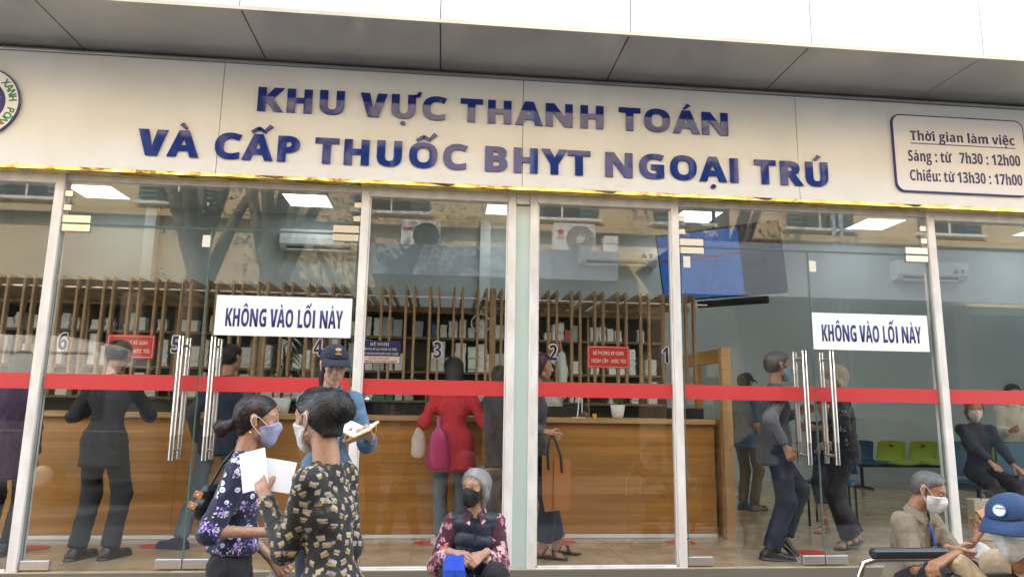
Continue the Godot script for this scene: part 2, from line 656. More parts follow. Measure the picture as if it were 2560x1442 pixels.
# ---------------------------------------------------------------- glass front
func framed_pane(called: String, label: String, x0: float, x1: float, y0: float, y1: float, strip := true) -> Node3D:
	# frame outer edges x0..x1, y0..y1
	var t := thing(called, label, "window", Vector3((x0 + x1) / 2, 0, 0), 0, "")
	var w := x1 - x0
	var fw := 0.06
	var fm: Material = mats["white_frame"]
	for s in [-1.0, 1.0]:
		part("frame_post", bbox(Vector3(fw, y1 - y0, 0.10), 0.004), fm, t, Vector3(s * (w / 2 - fw / 2), (y0 + y1) / 2, -0.02))
	part("frame_rail", bbox(Vector3(w - 2 * fw, 0.062, 0.096), 0.004), fm, t, Vector3(0, y0 + 0.031, -0.02))
	part("frame_rail", bbox(Vector3(w - 2 * fw, 0.075, 0.096), 0.004), fm, t, Vector3(0, y1 - 0.0375, -0.02))
	# glazing beads
	for s in [-1.0, 1.0]:
		part("glazing_bead", bbox(Vector3(0.012, y1 - y0 - 0.16, 0.02), 0.003), fm, t, Vector3(s * (w / 2 - fw - 0.006), (y0 + y1) / 2, 0.005))
	part("glazing_bead", bbox(Vector3(w - 2 * fw - 0.03, 0.014, 0.02), 0.003), fm, t, Vector3(0, y0 + 0.069, 0.005))
	part("pane", bbox(Vector3(w - 2 * fw + 0.02, y1 - y0 - 0.10, 0.010)), mats["glass"], t, Vector3(0, (y0 + y1) / 2, -0.012))
	if strip:
		part("safety_strip", bbox(Vector3(w - 2 * fw - 0.026, 0.108, 0.0012)), mats["red_film"], t, Vector3(0, 1.262, -0.0055))
	return t


func door_leaf(label: String, x0: float, x1: float, handle_x: float) -> Node3D:
	var t := thing("glass_door", label, "door", Vector3((x0 + x1) / 2, 0, 0))
	var w := x1 - x0
	part("pane", bbox(Vector3(w, 2.375, 0.012), 0.001), mats["glass"], t, Vector3(0, 1.2, 0))
	for s in [-1.0, 1.0]:
		part("glass_edge", bbox(Vector3(0.0035, 2.37, 0.0125)), mats["glass_edge"], t, Vector3(s * (w / 2 + 0.0005), 1.2, 0))
	part("glass_edge", bbox(Vector3(w, 0.004, 0.0125)), mats["glass_edge"], t, Vector3(0, 2.389, 0))
	part("safety_strip", bbox(Vector3(w - 0.004, 0.108, 0.0012)), mats["red_film"], t, Vector3(0, 1.262, 0.0069))
	# pull bars on both sides of the glass, joined by bolts through it
	var hx := handle_x - (x0 + x1) / 2
	for zz in [0.075, -0.075]:
		var h := part("pull_handle", tube([Vector3(hx, 0.735, zz), Vector3(hx, 1.59, zz)], [0.019], 20), mats["steel"], t)
		part("grip", tube([Vector3(hx, 0.90, zz), Vector3(hx, 1.45, zz)], [0.0198], 20), mats["brushed_steel"], h)
	for yy in [0.80, 1.53]:
		part("handle_bolt", tube([Vector3(hx, yy, -0.07), Vector3(hx, yy, 0.07)], [0.010], 12), mats["brushed_steel"], t)
	return t


func patch(parent: Node3D, at: Vector3, w: float, h: float) -> void:
	for s in [-1.0, 1.0]:
		part("patch_fitting", bbox(Vector3(w, h / 2 - 0.002, 0.034), 0.003), mats["patch_metal"], parent, at + Vector3(0, s * h / 4, 0.0))


func door_bay(where: String, x0: float, x1: float, xs: float) -> void:
	var names := ["left", "right"]
	for i in 2:
		var a := x0 + 0.02 if i == 0 else xs + 0.003
		var b := xs - 0.003 if i == 0 else x1 - 0.02
		var hx := xs - 0.115 if i == 0 else xs + 0.105
		var d := door_leaf("frameless %s glass leaf of the double door %s" % [names[i], where], a, b, hx)
		var c := (a + b) / 2
		var out := a if i == 0 else b
		var sg := 1.0 if i == 0 else -1.0
		part("patch_fitting", bbox(Vector3(0.19, 0.055, 0.034), 0.003), mats["patch_metal"], d, Vector3(out - c + sg * 0.085, 2.3625, 0))
		part("patch_fitting", bbox(Vector3(0.185, 0.06, 0.036), 0.003), mats["patch_metal"], d, Vector3(out - c + sg * 0.085, 0.042, 0))
		part("bottom_lock", bbox(Vector3(0.17, 0.062, 0.034), 0.003), mats["patch_metal"], d, Vector3(xs - c + (-0.09 if i == 0 else 0.09), 0.045, 0))
		var tag_x: float = (xs - 0.03 if i == 0 else 0.0) if x0 < 0 else (1.873 if i == 0 else xs + 0.035)
		if tag_x != 0.0:
			part("paper_tag", bbox(Vector3(0.056, 0.088, 0.001)), mats["cream_tag"], d, Vector3(tag_x - c, 2.30 if x0 < 0 else 2.27, 0.0073))
	# fixed light above the leaves
	var t := thing("transom_light", "fixed glass light above the double door %s" % where, "window", Vector3((x0 + x1) / 2, 0, 0))
	var w := x1 - x0
	part("pane", bbox(Vector3(w - 0.03, 0.325, 0.012), 0.001), mats["glass"], t, Vector3(0, 2.5605, 0))
	part("glass_edge", bbox(Vector3(w - 0.03, 0.004, 0.0125)), mats["glass_edge"], t, Vector3(0, 2.397, 0))
	for s in [-1.0, 1.0]:
		part("patch_fitting", bbox(Vector3(0.19, 0.058, 0.034), 0.003), mats["patch_metal"], t, Vector3(s * (w / 2 - 0.103), 2.428, 0))
		for yy in [2.617, 2.512]:
			part("glass_clip", bbox(Vector3(0.052, 0.046, 0.03), 0.004), mats["patch_metal"], t, Vector3(s * (w / 2 - 0.028), yy, 0))
	part("frame_rail", bbox(Vector3(w, 0.055, 0.08), 0.004), mats["white_frame"], t, Vector3(0, 2.745, -0.03))


func build_front() -> void:
	framed_pane("shop_window", "tall white framed fixed window at the left end of the front", -4.15, -2.787, -0.06, 2.765)
	framed_pane("shop_window", "white framed fixed window between the left double door and the teal strip", -0.655, 0.522, -0.06, 2.765)
	framed_pane("shop_window", "white framed fixed window between the teal strip and the right double door", 0.632, 1.81, -0.06, 2.765)
	framed_pane("shop_window", "tall white framed fixed window at the right end of the front", 3.905, 5.3, -0.06, 2.765)
	door_bay("under the logo side of the sign", -2.787, -0.655, -1.735)
	door_bay("under the opening hours plate", 1.81, 3.905, 2.872)
	var t := thing("column_cladding", "narrow pale teal glass strip between two white frames", "panel", Vector3(0.577, 0, 0))
	part("glass_panel", bbox(Vector3(0.112, 2.68, 0.05)), mats["teal_glass"], t, Vector3(0, 1.33, -0.03))
	part("cap", bbox(Vector3(0.106, 0.085, 0.085), 0.003), mats["white_frame"], t, Vector3(0, 2.722, -0.02))
	part("sill", bbox(Vector3(0.106, 0.055, 0.09), 0.003), mats["white_frame"], t, Vector3(0, -0.03, -0.018))
	# a threshold below the doors
	for d in [[-2.787, -0.655, "left"], [1.81, 3.905, "right"]]:
		var th := part("threshold", bbox(Vector3(d[1] - d[0] - 0.004, 0.06, 0.12), 0.004), mats["brushed_steel"], self, Vector3((d[0] + d[1]) / 2, -0.04, -0.02))
		metas(th, "grey metal threshold under the %s double glass door" % d[1 + 1], "threshold")
	# the two notices on the glass
	notice_plate(-1.655, -0.686, 1.61, 1.902, "KHÔNG VÀO LỐI NÀY", "white no entry notice stuck on the left double door", 0.0155)
	notice_plate(2.876, 3.842, 1.608, 1.898, "KHÔNG VÀO LỐI NÀY", "white no entry notice stuck on the right double door", 0.0155)


func notice_plate(x0: float, x1: float, y0: float, y1: float, txt: String, label: String, z: float) -> void:
	var t := thing("notice", label, "sign", Vector3((x0 + x1) / 2, y0, z - 0.008))
	var w := x1 - x0
	part("plate", bbox(Vector3(w, y1 - y0, 0.004), 0.001), mats["white_print"], t, Vector3(0, (y1 - y0) / 2, 0.0023))
	write_line("lettering", txt, "sans", 0.45, mats["navy_print"], t, Vector3(-w / 2 + 0.065, 0.066, 0.0045), w - 0.13, 0.132, 0.001)


# ---------------------------------------------------------------- sign board and canopy
func build_sign() -> void:
	var b := thing("hospital_building", "hospital building with white canopy and dark soffit over the glass front", "building", Vector3(0, 0, 0))
	part("upper_wall", bbox(Vector3(26, 6.3, 7.2)), mats["yellow_plaster"], b, Vector3(2, 7.4, -3.62))
	part("side_wall", bbox(Vector3(3.8, 4.7, 6.4)), mats["yellow_plaster"], b, Vector3(-8.95, 1.9, -3.2))
	part("side_wall", bbox(Vector3(4.0, 4.7, 6.4)), mats["yellow_plaster"], b, Vector3(13.05, 1.9, -3.2))
	part("head_beam", bbox(Vector3(18, 1.46, 0.24)), mats["yellow_plaster"], b, Vector3(2, 3.505, -0.135))
	for i in 9:
		var x := -4.03 + i * 1.32 - 0.66 - 0.004
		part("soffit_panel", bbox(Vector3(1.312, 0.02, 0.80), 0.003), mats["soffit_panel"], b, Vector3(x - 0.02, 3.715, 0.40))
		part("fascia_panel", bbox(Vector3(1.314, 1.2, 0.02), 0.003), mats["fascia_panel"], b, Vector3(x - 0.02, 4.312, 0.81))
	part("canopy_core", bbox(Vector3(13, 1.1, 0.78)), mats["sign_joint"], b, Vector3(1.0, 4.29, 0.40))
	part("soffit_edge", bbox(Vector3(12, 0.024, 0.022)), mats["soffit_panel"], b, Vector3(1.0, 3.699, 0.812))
	var s := thing("sign_board", "long cream sign board with raised navy letters above the glass front", "sign", Vector3(0, 0, 0))
	var seams := [-4.2, -1.70, 0.552, 2.765, 5.3]
	for i in 4:
		part("board_panel", bbox(Vector3(seams[i + 1] - seams[i] - 0.004, 0.862, 0.13), 0.0015), mats["sign_panel"], s, Vector3((seams[i] + seams[i + 1]) / 2, 3.209, 0.075))
		part("gold_trim", bbox(Vector3(seams[i + 1] - seams[i] - 0.002, 0.024, 0.136), 0.001), mats["gold_trim"], s, Vector3((seams[i] + seams[i + 1]) / 2, 2.765, 0.075))
	part("backing", bbox(Vector3(9.4, 0.84, 0.1)), mats["sign_joint"], s, Vector3(0.55, 3.21, 0.055))
	part("top_rail", tube([Vector3(-4.2, 3.672, 0.10), Vector3(5.3, 3.672, 0.10)], [0.02], 10), mats["soffit_panel"], s)
	write_letters("KHU VỰC THANH TOÁN", "sans", 0.7, mats["navy_acrylic"], s, Vector3(-1.475, 3.272, 0.141), 3.69, 0.188, 0.012)
	write_letters("VÀ CẤP THUỐC BHYT NGOẠI TRÚ", "sans", 0.7, mats["navy_acrylic"], s, Vector3(-2.262, 2.888, 0.141), 5.29, 0.198, 0.012)
	# round emblem, cut by the left edge of the picture
	var e := thing("emblem", "round white emblem with green letters on the sign board", "emblem", Vector3(-3.352, 3.228, 0.141))
	part("disc", prism(circle(0.262, 48), 0.018), mats["white_print"], e)
	part("rim", ring(0.262, 0.253, 0.02), mats["navy_print"], e)
	part("inner_disc", prism(circle(0.165, 48), 0.0200), mats["navy_print"], e)
	part("star", prism(star(0.135, 0.056), 0.022), mats["white_print"], e)
	var txt := "XANH PÔN"
	for i in txt.length():
		var g := glyph(txt[i], font("sans", 0.0), "sans0.0")
		if g[0] == null: continue
		var a := deg_to_rad(45.0 - i * 11.9)
		var o := part("letter", g[0], mats["green_print"], e)
		var r := 0.188
		o.transform = Transform3D(Basis(Vector3(0, 0, 1), a - PI / 2) * Basis.from_scale(Vector3(0.052, 0.052, 0.002)), Vector3(cos(a) * r, sin(a) * r, 0.0192))
		o.translate_object_local(Vector3(-g[1] / 2, 0, 0))
	part("cross", bbox(Vector3(0.045, 0.016, 0.003)), mats["red_print"], e, Vector3(0.142, -0.157, 0.0195))
	part("cross", bbox(Vector3(0.016, 0.045, 0.004)), mats["red_print"], e, Vector3(0.142, -0.155, 0.0195))
	# opening hours plate
	var p := thing("hours_plate", "white opening hours plate with rounded navy border on the sign board", "sign", Vector3(4.15, 3.206, 0.141))
	part("border", prism(rounded(1.16, 0.656, 0.075), 0.016), mats["navy_print"], p)
	var pm := mat("plate_white", lin(0.72, 0.68, 0.69), 0.25)
	part("plate", prism(rounded(1.138, 0.634, 0.066), 0.019), pm, p)
	var grey := mat("plate_ink", lin(0.055, 0.05, 0.14), 0.5)
	write_line("lettering", "Thời gian làm việc", "sans", 0.0, grey, p, Vector3(-0.43, 0.108, 0.0195), 0.92, 0.080)
	part("underline", bbox(Vector3(0.92, 0.007, 0.002)), grey, p, Vector3(0.03, 0.082, 0.0200))
	write_line("lettering", "Sáng : từ   7h30 : 12h00", "sans", 0.0, grey, p, Vector3(-0.465, -0.070, 0.0195), 0.985, 0.090)
	write_line("lettering", "Chiều: từ 13h30 : 17h00", "sans", 0.0, grey, p, Vector3(-0.465, -0.235, 0.0195), 0.985, 0.090)


func circle(r: float, n: int) -> PackedVector2Array:
	var p := PackedVector2Array()
	for i in n:
		p.append(Vector2.from_angle(TAU * i / n) * r)
	return p


func star(r: float, q: float) -> PackedVector2Array:
	var p := PackedVector2Array()
	for i in 10:
		p.append(Vector2.from_angle(TAU * i / 10 + PI / 2) * (r if i % 2 == 0 else q))
	return p


func ring(r: float, q: float, d: float) -> ArrayMesh:
	var s := st()
	var n := 48
	for i in n:
		var a := Vector2.from_angle(TAU * i / n)
		var b := Vector2.from_angle(TAU * (i + 1) / n)
		var z := Vector3(0, 0, d)
		quad(s, v3(a * q) + z, v3(a * r) + z, v3(b * r) + z, v3(b * q) + z)
		quad(s, v3(a * r) + z, v3(a * r), v3(b * r), v3(b * r) + z)
		quad(s, v3(a * q), v3(a * q) + z, v3(b * q) + z, v3(b * q))
		quad(s, v3(a * r), v3(a * q), v3(b * q), v3(b * r))
	return done(s)


func v3(p: Vector2) -> Vector3:
	return Vector3(p.x, p.y, 0)


# ---------------------------------------------------------------- hall
func build_hall() -> void:
	var glow := mat("led_panel", Color(0.95, 1.0, 1.0), 0.5)
	glow.emission_enabled = true
	glow.emission = Color(0.93, 1.0, 1.0)
	glow.emission_energy_multiplier = 0.42
	for row in 3:
		for i in 6:
			var at := Vector3(-5.15 + 3.03 * i, CEIL - 0.012, -5.25 + row * 1.95)
			var side := ["over the far end of the hall", "above the middle of the hall", "just behind the glass front"]
			var t := thing("ceiling_light", "square ceiling light panel %s, %s from the left" % [side[row], ["first", "second", "third", "fourth", "fifth", "sixth"][i]], "light", at, 0, "ceiling light panels")
			part("light_frame", bbox(Vector3(0.66, 0.014, 0.66), 0.003), mats["white_plastic"], t, Vector3(0, 0.004, 0))
			part("light_diffuser", bbox(Vector3(0.63, 0.006, 0.63)), glow, t, Vector3(0, -0.005, 0))
			var a := AreaLight3D.new()
			a.name = "panel_light"
			a.area_size = Vector2(0.6, 0.6)
			a.light_energy = 0.098
			a.light_color = Color(0.90, 0.98, 1.0)
			a.set("area_range", 20.0)
			a.shadow_enabled = true
			a.rotation_degrees.x = -90
			a.position = Vector3(0, -0.012, 0)
			t.add_child(a)
	# wall pillars
	for c in [[0.62, "right of the middle"], [-4.66, "at the left"]]:
		var p := part("wall_pillar", bbox(Vector3(0.17, CEIL, 0.16), 0.004), mats["white_plastic"], self, Vector3(c[0], CEIL / 2, -6.02))
		p.set_meta("kind", "structure")
	air_unit("white wall air conditioner left of the tall window pair", -2.0, 3.54)
	air_unit("white wall air conditioner beside the hanging screen", 2.85, 3.47)
	air_unit("white wall air conditioner above the waiting bench", 8.4, 3.39)
	hanging_screen()
	waiting_bench()
	for f in [[-3.126, -0.795, "by the left pillar of the front"], [-2.229, -0.855, "behind the left double door"], [-0.067, -0.945, "before window three"], [1.052, -0.958, "before window two"], [2.075, -0.921, "before window one"], [3.027, -0.479, "behind the right double door"]]:
		var d := part("floor_sticker", lathe([Vector2(0, 0.0015), Vector2(0.125, 0.0015), Vector2(0.126, 0)], 40, false), mats["red_print"], self, Vector3(f[0], 0.002, f[1]))
		d.scale = Vector3(1, 1, 0.75)
		metas(d, "round red floor sticker %s" % f[2], "sticker", "red floor stickers")


func air_unit(label: String, x: float, y0: float) -> void:
	var t := thing("air_conditioner", label, "air conditioner", Vector3(x, y0, -6.1))
	var w := 1.3
	var prof := PackedVector2Array([Vector2(0, 0.02), Vector2(0.06, 0.0), Vector2(0.17, 0.03), Vector2(0.225, 0.10), Vector2(0.232, 0.20), Vector2(0.22, 0.325), Vector2(0.19, 0.345), Vector2(0, 0.345)])
	var s := st()
	add_prism(s, prof, w, Transform3D(Basis(Vector3(0, 0, 1), Vector3(0, 1, 0), Vector3(-1, 0, 0)), Vector3(w / 2, 0, 0)))
	part("casing", done(s), mats["white_plastic"], t)
	part("air_slot", bbox(Vector3(w * 0.78, 0.045, 0.012), 0.003), mats["black_plastic"], t, Vector3(-0.04, 0.052, 0.196))
	part("flap", bbox(Vector3(w * 0.78, 0.05, 0.006), 0.002), mats["white_plastic"], t, Vector3(-0.04, 0.028, 0.185))
	var tri_s := prism(PackedVector2Array([Vector2(-0.06, 0), Vector2(0.06, 0), Vector2(0, 0.095)]), 0.003)
	part("rating_sticker", tri_s, mats["green_print"], t, Vector3(w / 2 - 0.24, 0.13, 0.2295))
	part("rating_sticker", bbox(Vector3(0.055, 0.075, 0.003)), mats["green_print"], t, Vector3(w / 2 - 0.12, 0.17, 0.2315))


func hanging_screen() -> void:
	var t := thing("hanging_screen", "large dark television hung from the ceiling showing a blue page", "television", Vector3(3.08, 2.78, -2.3))
	var w := 1.42
	var h := 0.80
	var bas := Basis(Vector3.UP, deg_to_rad(-40)) * Basis(Vector3.RIGHT, deg_to_rad(16))
	var s := st()
	add_box(s, Vector3.ZERO, Vector3(w, h, 0.05), 0.008, bas)
	part("casing", done(s), mats["black_plastic"], t)
	var im := Image.create(256, 144, false, Image.FORMAT_RGB8)
	im.fill(Color(0.03, 0.045, 0.08))
	im.fill_rect(Rect2i(0, 0, 176, 144), Color(0.10, 0.25, 0.44))
	im.fill_rect(Rect2i(0, 54, 176, 5), Color(0.32, 0.14, 0.16))
	var r := RandomNumberGenerator.new()
	r.seed = 4
	for i in 26:
		var yy := 10 + i * 5
		if yy > 48 and yy < 64: continue
		var xx := 20 + r.randi() % 30
		while xx < 160:
			var l := 3 + r.randi() % 14
			if r.randf() < 0.33: im.fill_rect(Rect2i(xx, yy, mini(l, 165 - xx), 2), Color(0.11, 0.10, 0.24))
			xx += l + 4 + r.randi() % 20
	var sm := mat("screen", Color.BLACK, 0.15)
	sm.emission_enabled = true
	sm.emission_operator = BaseMaterial3D.EMISSION_OP_MULTIPLY
	sm.emission = Color.WHITE
	sm.emission_texture = ImageTexture.create_from_image(im)
	sm.emission_energy_multiplier = 0.34
	s = st()
	var f := bas * Vector3(0, 0, 0.027)
	var dx := bas * Vector3(w / 2 - 0.02, 0, 0)
	var dy := bas * Vector3(0, h / 2 - 0.02, 0)
	quad(s, f - dx + dy, f + dx + dy, f + dx - dy, f - dx - dy)
	part("screen", done(s), sm, t)
	part("ceiling_pole", tube([Vector3(0, 0.1, -0.1), Vector3(0, CEIL - 2.78, -0.1)], [0.022], 12), mats["grey_plastic"], t)
	var s2 := st()
	add_box(s2, bas * Vector3(0.1, -0.46, 0.0), Vector3(0.8, 0.08, 0.06), 0.01, bas)
	part("sound_bar", done(s2), mats["black_plastic"], t)


func waiting_bench() -> void:
	var t := thing("waiting_bench", "row of lime green and blue plastic waiting seats on a beam", "bench", Vector3(7.3, 0, -5.35))
	var green := mat("seat_green", lin(0.28, 0.36, 0.02), 0.4)
	var blue := mat("seat_blue", lin(0.01, 0.07, 0.14), 0.4)
	var s := st()
	# a one-piece shell: back bending into the seat
	var prof := [Vector2(0.05, 0.70), Vector2(0.03, 0.62), Vector2(0.0, 0.45), Vector2(0.02, 0.40), Vector2(0.10, 0.375), Vector2(0.35, 0.38), Vector2(0.41, 0.36)]
	s.set_smooth_group(0)
	for i in prof.size() - 1:
		for k in 10:
			var p := []
			for c in [[i, k], [i, k + 1], [i + 1, k + 1], [i + 1, k]]:
				var u: float = c[1] / 10.0 * 2 - 1
				var q: Vector2 = prof[c[0]]
				var taper := 1.0 - 0.10 * pow(absf(q.y - 0.5) * 3, 2)
				p.append(Vector3(u * 0.235 * taper, q.y + (0.02 * u * u if q.y < 0.42 else -0.02 * u * u * u * u), q.x + (0.03 * u * u if q.y > 0.41 else 0.0)))
			quad(s, p[0], p[1], p[2], p[3])
			var e := Vector3(0, -0.008, -0.012)
			quad(s, p[3] + e, p[2] + e, p[1] + e, p[0] + e)
	var shell := done(s)
	for i in 5:
		part("seat_shell", shell, [blue, green, green, blue, green][i], t, Vector3(-0.62 + 0.53 * (i - 0.0) - 0.22, 0, 0), "" )
		var mk := part("seat_mark", bbox(Vector3(0.07, 0.035, 0.003), 0.001), mats["black_plastic"], t, Vector3(-0.84 + 0.53 * i, 0.62, 0.05))
		mk.rotation_degrees.x = -12
	part("beam", bbox(Vector3(3.0, 0.05, 0.07), 0.004), mats["black_plastic"], t, Vector3(0.3, 0.33, 0.18))
	for x in [-0.9, 1.5]:
		part("leg", tube([Vector3(x, 0.33, 0.18), Vector3(x, 0.03, 0.18)], [0.025], 10), mats["black_plastic"], t)
		part("foot_bar", bbox(Vector3(0.05, 0.03, 0.5), 0.004), mats["black_plastic"], t, Vector3(x, 0.016, 0.18))


# ---------------------------------------------------------------- counter with its slatted screen
func build_counter() -> void:
	var t := thing("service_counter", "long oak service counter with slatted screen along the hall", "counter", Vector3(0, 0, -1.13))
	var x0 := -4.6
	var x1 := 2.50
	part("carcass", bbox(Vector3(x1 - x0 - 0.02, 0.97, 0.5)), mats["shelf_wood"], t, Vector3((x0 + x1) / 2, 0.515, -0.28))
	var n := 3
	for i in n:
		var w := (x1 - x0) / n
		part("front_panel", bbox(Vector3(w - 0.002, 0.955, 0.02), 0.0008), mats["oak_panel"], t, Vector3(x0 + (i + 0.5) * w, 0.5145, -0.015))
	part("skirting", bbox(Vector3(x1 - x0, 0.032, 0.012), 0.002), mats["white_plastic"], t, Vector3(x0 / 2 + x1 / 2, 0.018, -0.008))
	part("counter_top", bbox(Vector3(x1 - x0, 0.045, 0.60), 0.004), mats["oak_edge"], t, Vector3((x0 + x1) / 2, 1.018, -0.26))
	# slats in pairs with a rafter behind each
	var rail := part("slat_rail", bbox(Vector3(x1 - x0, 0.065, 0.05), 0.003), mats["slat_wood"], t, Vector3((x0 + x1) / 2, 1.33, -0.07))
	rail.name = "slat_rail"
	var i := 0
	while true:
		var x := -0.58 + 0.22 * (i - 18)
		if x > x1 - 0.05: break
		i += 1
		if x < x0: continue
		for dx in [0.0, 0.079]:
			part("slat", bbox(Vector3(0.022, 0.86, 0.055), 0.002), mats["slat_wood"], t, Vector3(x + dx, 1.785, -0.0675))
			part("rafter", bbox(Vector3(0.022, 0.06, 1.22), 0.002), mats["slat_wood"], t, Vector3(x + dx, 2.185, -0.71))
	part("post", bbox(Vector3(0.055, 0.86, 0.055), 0.003), mats["slat_wood"], t, Vector3(0.44, 1.785, -0.0675))
	part("top_cord", bbox(Vector3(x1 - x0, 0.012, 0.012)), mats["brushed_steel"], t, Vector3((x0 + x1) / 2, 2.12, -0.08))
	# end partition, a glazed oak frame across the counter's right end
	var e := thing("end_partition", "glazed oak partition closing the right end of the counter", "partition", Vector3(2.56, 0, -1.06))
	part("front_stile", bbox(Vector3(0.09, 1.70, 0.075), 0.003), mats["oak_edge"], e, Vector3(0.03, 0.85, 0))
	part("back_stile", bbox(Vector3(0.05, 1.70, 0.05), 0.003), mats["oak_panel"], e, Vector3(0, 0.85, -1.28))
	part("top_rail", bbox(Vector3(0.05, 0.13, 1.26), 0.003), mats["oak_panel"], e, Vector3(0, 1.63, -0.65))
	part("mid_stile", bbox(Vector3(0.05, 0.5, 0.09), 0.003), mats["oak_panel"], e, Vector3(0, 1.30, -0.62))
	part("lower_panel", bbox(Vector3(0.04, 1.04, 1.26), 0.002), mats["oak_panel"], e, Vector3(0, 0.53, -0.65))
	part("pane", bbox(Vector3(0.006, 0.52, 1.22)), mats["glass"], e, Vector3(0, 1.31, -0.65))
	# window numbers
	var xs := [[2.07, "1"], [1.00, "2"], [-0.06, "3"], [-1.12, "4"], [-2.34, "5"], [-3.28, "6"]]
	for a in xs:
		var k := thing("window_number", "navy number %s with white outline on the counter screen" % ["one", "two", "three", "four", "five", "six"][int(a[1]) - 1], "number", Vector3(a[0], 1.56, -1.165))
		outline_digit(k, a[1])
		write_line("digit", a[1], "sans", 0.0, mats["navy_print"], k, Vector3(-0.04, 0, 0.006), 0.08, 0.14, 0.002)
		part("holder", bbox(Vector3(0.10, 0.175, 0.002)), mats["clear_sheet"], k, Vector3(0, 0.07, 0.0))
	red_notice("small red pickpocket warning hung beside number two", 1.52, 1.60)
	red_notice("small red pickpocket warning hung beside number six", -2.72, 1.60)
	var q := thing("blue_notice", "small navy and white request notice beside number three", "sign", Vector3(-0.58, 1.60, -1.165))
	part("plate", bbox(Vector3(0.38, 0.205, 0.003)), mats["navy_print"], q, Vector3(0, 0, 0))
	part("lower_band", bbox(Vector3(0.37, 0.06, 0.003)), mats["white_print"], q, Vector3(0, -0.067, 0.001))
	write_line("lettering", "ĐỀ NGHỊ", "serif", 0.0, mats["white_print"], q, Vector3(-0.085, 0.058, 0.002), 0.17, 0.026, 0.001)
	write_line("lettering", "KIỂM TRA KỸ LẠI THUỐC VÀ TIỀN", "sans", 0.0, mats["white_print"], q, Vector3(-0.155, 0.016, 0.002), 0.31, 0.019, 0.001)
	write_line("lettering", "TRƯỚC KHI RA KHỎI QUẦY PHÁT THUỐC", "sans", 0.0, mats["white_print"], q, Vector3(-0.17, -0.024, 0.002), 0.34, 0.019, 0.001)
	write_line("lettering", "Sau khi ra khỏi quầy", "serif", 0.0, mats["red_print"], q, Vector3(-0.09, -0.064, 0.003), 0.18, 0.016, 0.001)
	write_line("lettering", "BV KHÔNG CHỊU TRÁCH NHIỆM", "sans", 0.0, mats["red_print"], q, Vector3(-0.16, -0.092, 0.003), 0.32, 0.016, 0.001)
	counter_things()
	# slim tubes under the rafters light the dispensary
	var tg := mat("tube_light", Color(0.95, 1.0, 1.0), 0.5)
	tg.emission_enabled = true
	tg.emission = Color(0.95, 1.0, 0.98)
	tg.emission_energy_multiplier = 0.42
	for x in [-3.4, -1.3, 0.8, 2.0]:
		var l := thing("tube_light", "slim white tube light under the rafters %s" % ["left of number six", "above number four", "above number two", "above number one"][[-3.4, -1.3, 0.8, 2.0].find(x)], "light", Vector3(x, 2.135, -1.62), 0, "tube lights under the rafters")
		part("light_casing", bbox(Vector3(0.9, 0.022, 0.04), 0.004), mats["white_plastic"], l, Vector3(0, 0.006, 0))
		part("light_diffuser", bbox(Vector3(0.88, 0.008, 0.032)), tg, l, Vector3(0, -0.009, 0))
		part("light_shade", bbox(Vector3(0.92, 0.06, 0.008), 0.002), mats["slat_wood"], l, Vector3(0, -0.012, 0.028))
		var a := AreaLight3D.new()
		a.name = "tube_glow"
		a.area_size = Vector2(0.86, 0.03)
		a.light_energy = 0.075
		a.light_color = Color(0.93, 1.0, 0.99)
		a.set("area_range", 12.0)
		a.shadow_enabled = true
		a.rotation_degrees = Vector3(-90, 0, 0)
		a.position = Vector3(0, -0.016, 0)
		l.add_child(a)


func outline_digit(k: Node3D, d: String) -> void:
	# the white border: the digit pushed out in eight directions, joined
	var g := glyph(d, font("sans", 0.0), "sans0.0")
	var s := SurfaceTool.new()
	s.begin(Mesh.PRIMITIVE_TRIANGLES)
	for i in 8:
		var o := Vector2.from_angle(TAU * i / 8) * 0.011
		s.append_from(g[0], 0, Transform3D(Basis.from_scale(Vector3(0.08 / g[1], 0.14, 0.003)), Vector3(-0.04 + o.x, o.y, 0.0035 + i * 0.00007)))
	s.generate_normals()
	part("outline", s.commit(), mats["white_print"], k)


func red_notice(label: String, x: float, y: float) -> void:
	var t := thing("red_notice", label, "sign", Vector3(x, y, -1.165))
	part("plate", bbox(Vector3(0.40, 0.205, 0.003)), mats["red_print"], t)
	for s in [-1.0, 1.0]:
		part("border_line", bbox(Vector3(0.375, 0.003, 0.0012)), mats["white_print"], t, Vector3(0, s * 0.09, 0.0018))
		part("border_line", bbox(Vector3(0.003, 0.177, 0.0012)), mats["white_print"], t, Vector3(s * 0.186, 0, 0.0018))
	write_line("lettering", "ĐỀ PHÒNG KẺ GIAN", "sans", 0.0, mats["white_print"], t, Vector3(-0.145, 0.018, 0.002), 0.29, 0.034, 0.001)
	write_line("lettering", "TRỘM CẮP - MÓC TÚI", "sans", 0.0, mats["white_print"], t, Vector3(-0.165, -0.055, 0.002), 0.33, 0.034, 0.001)


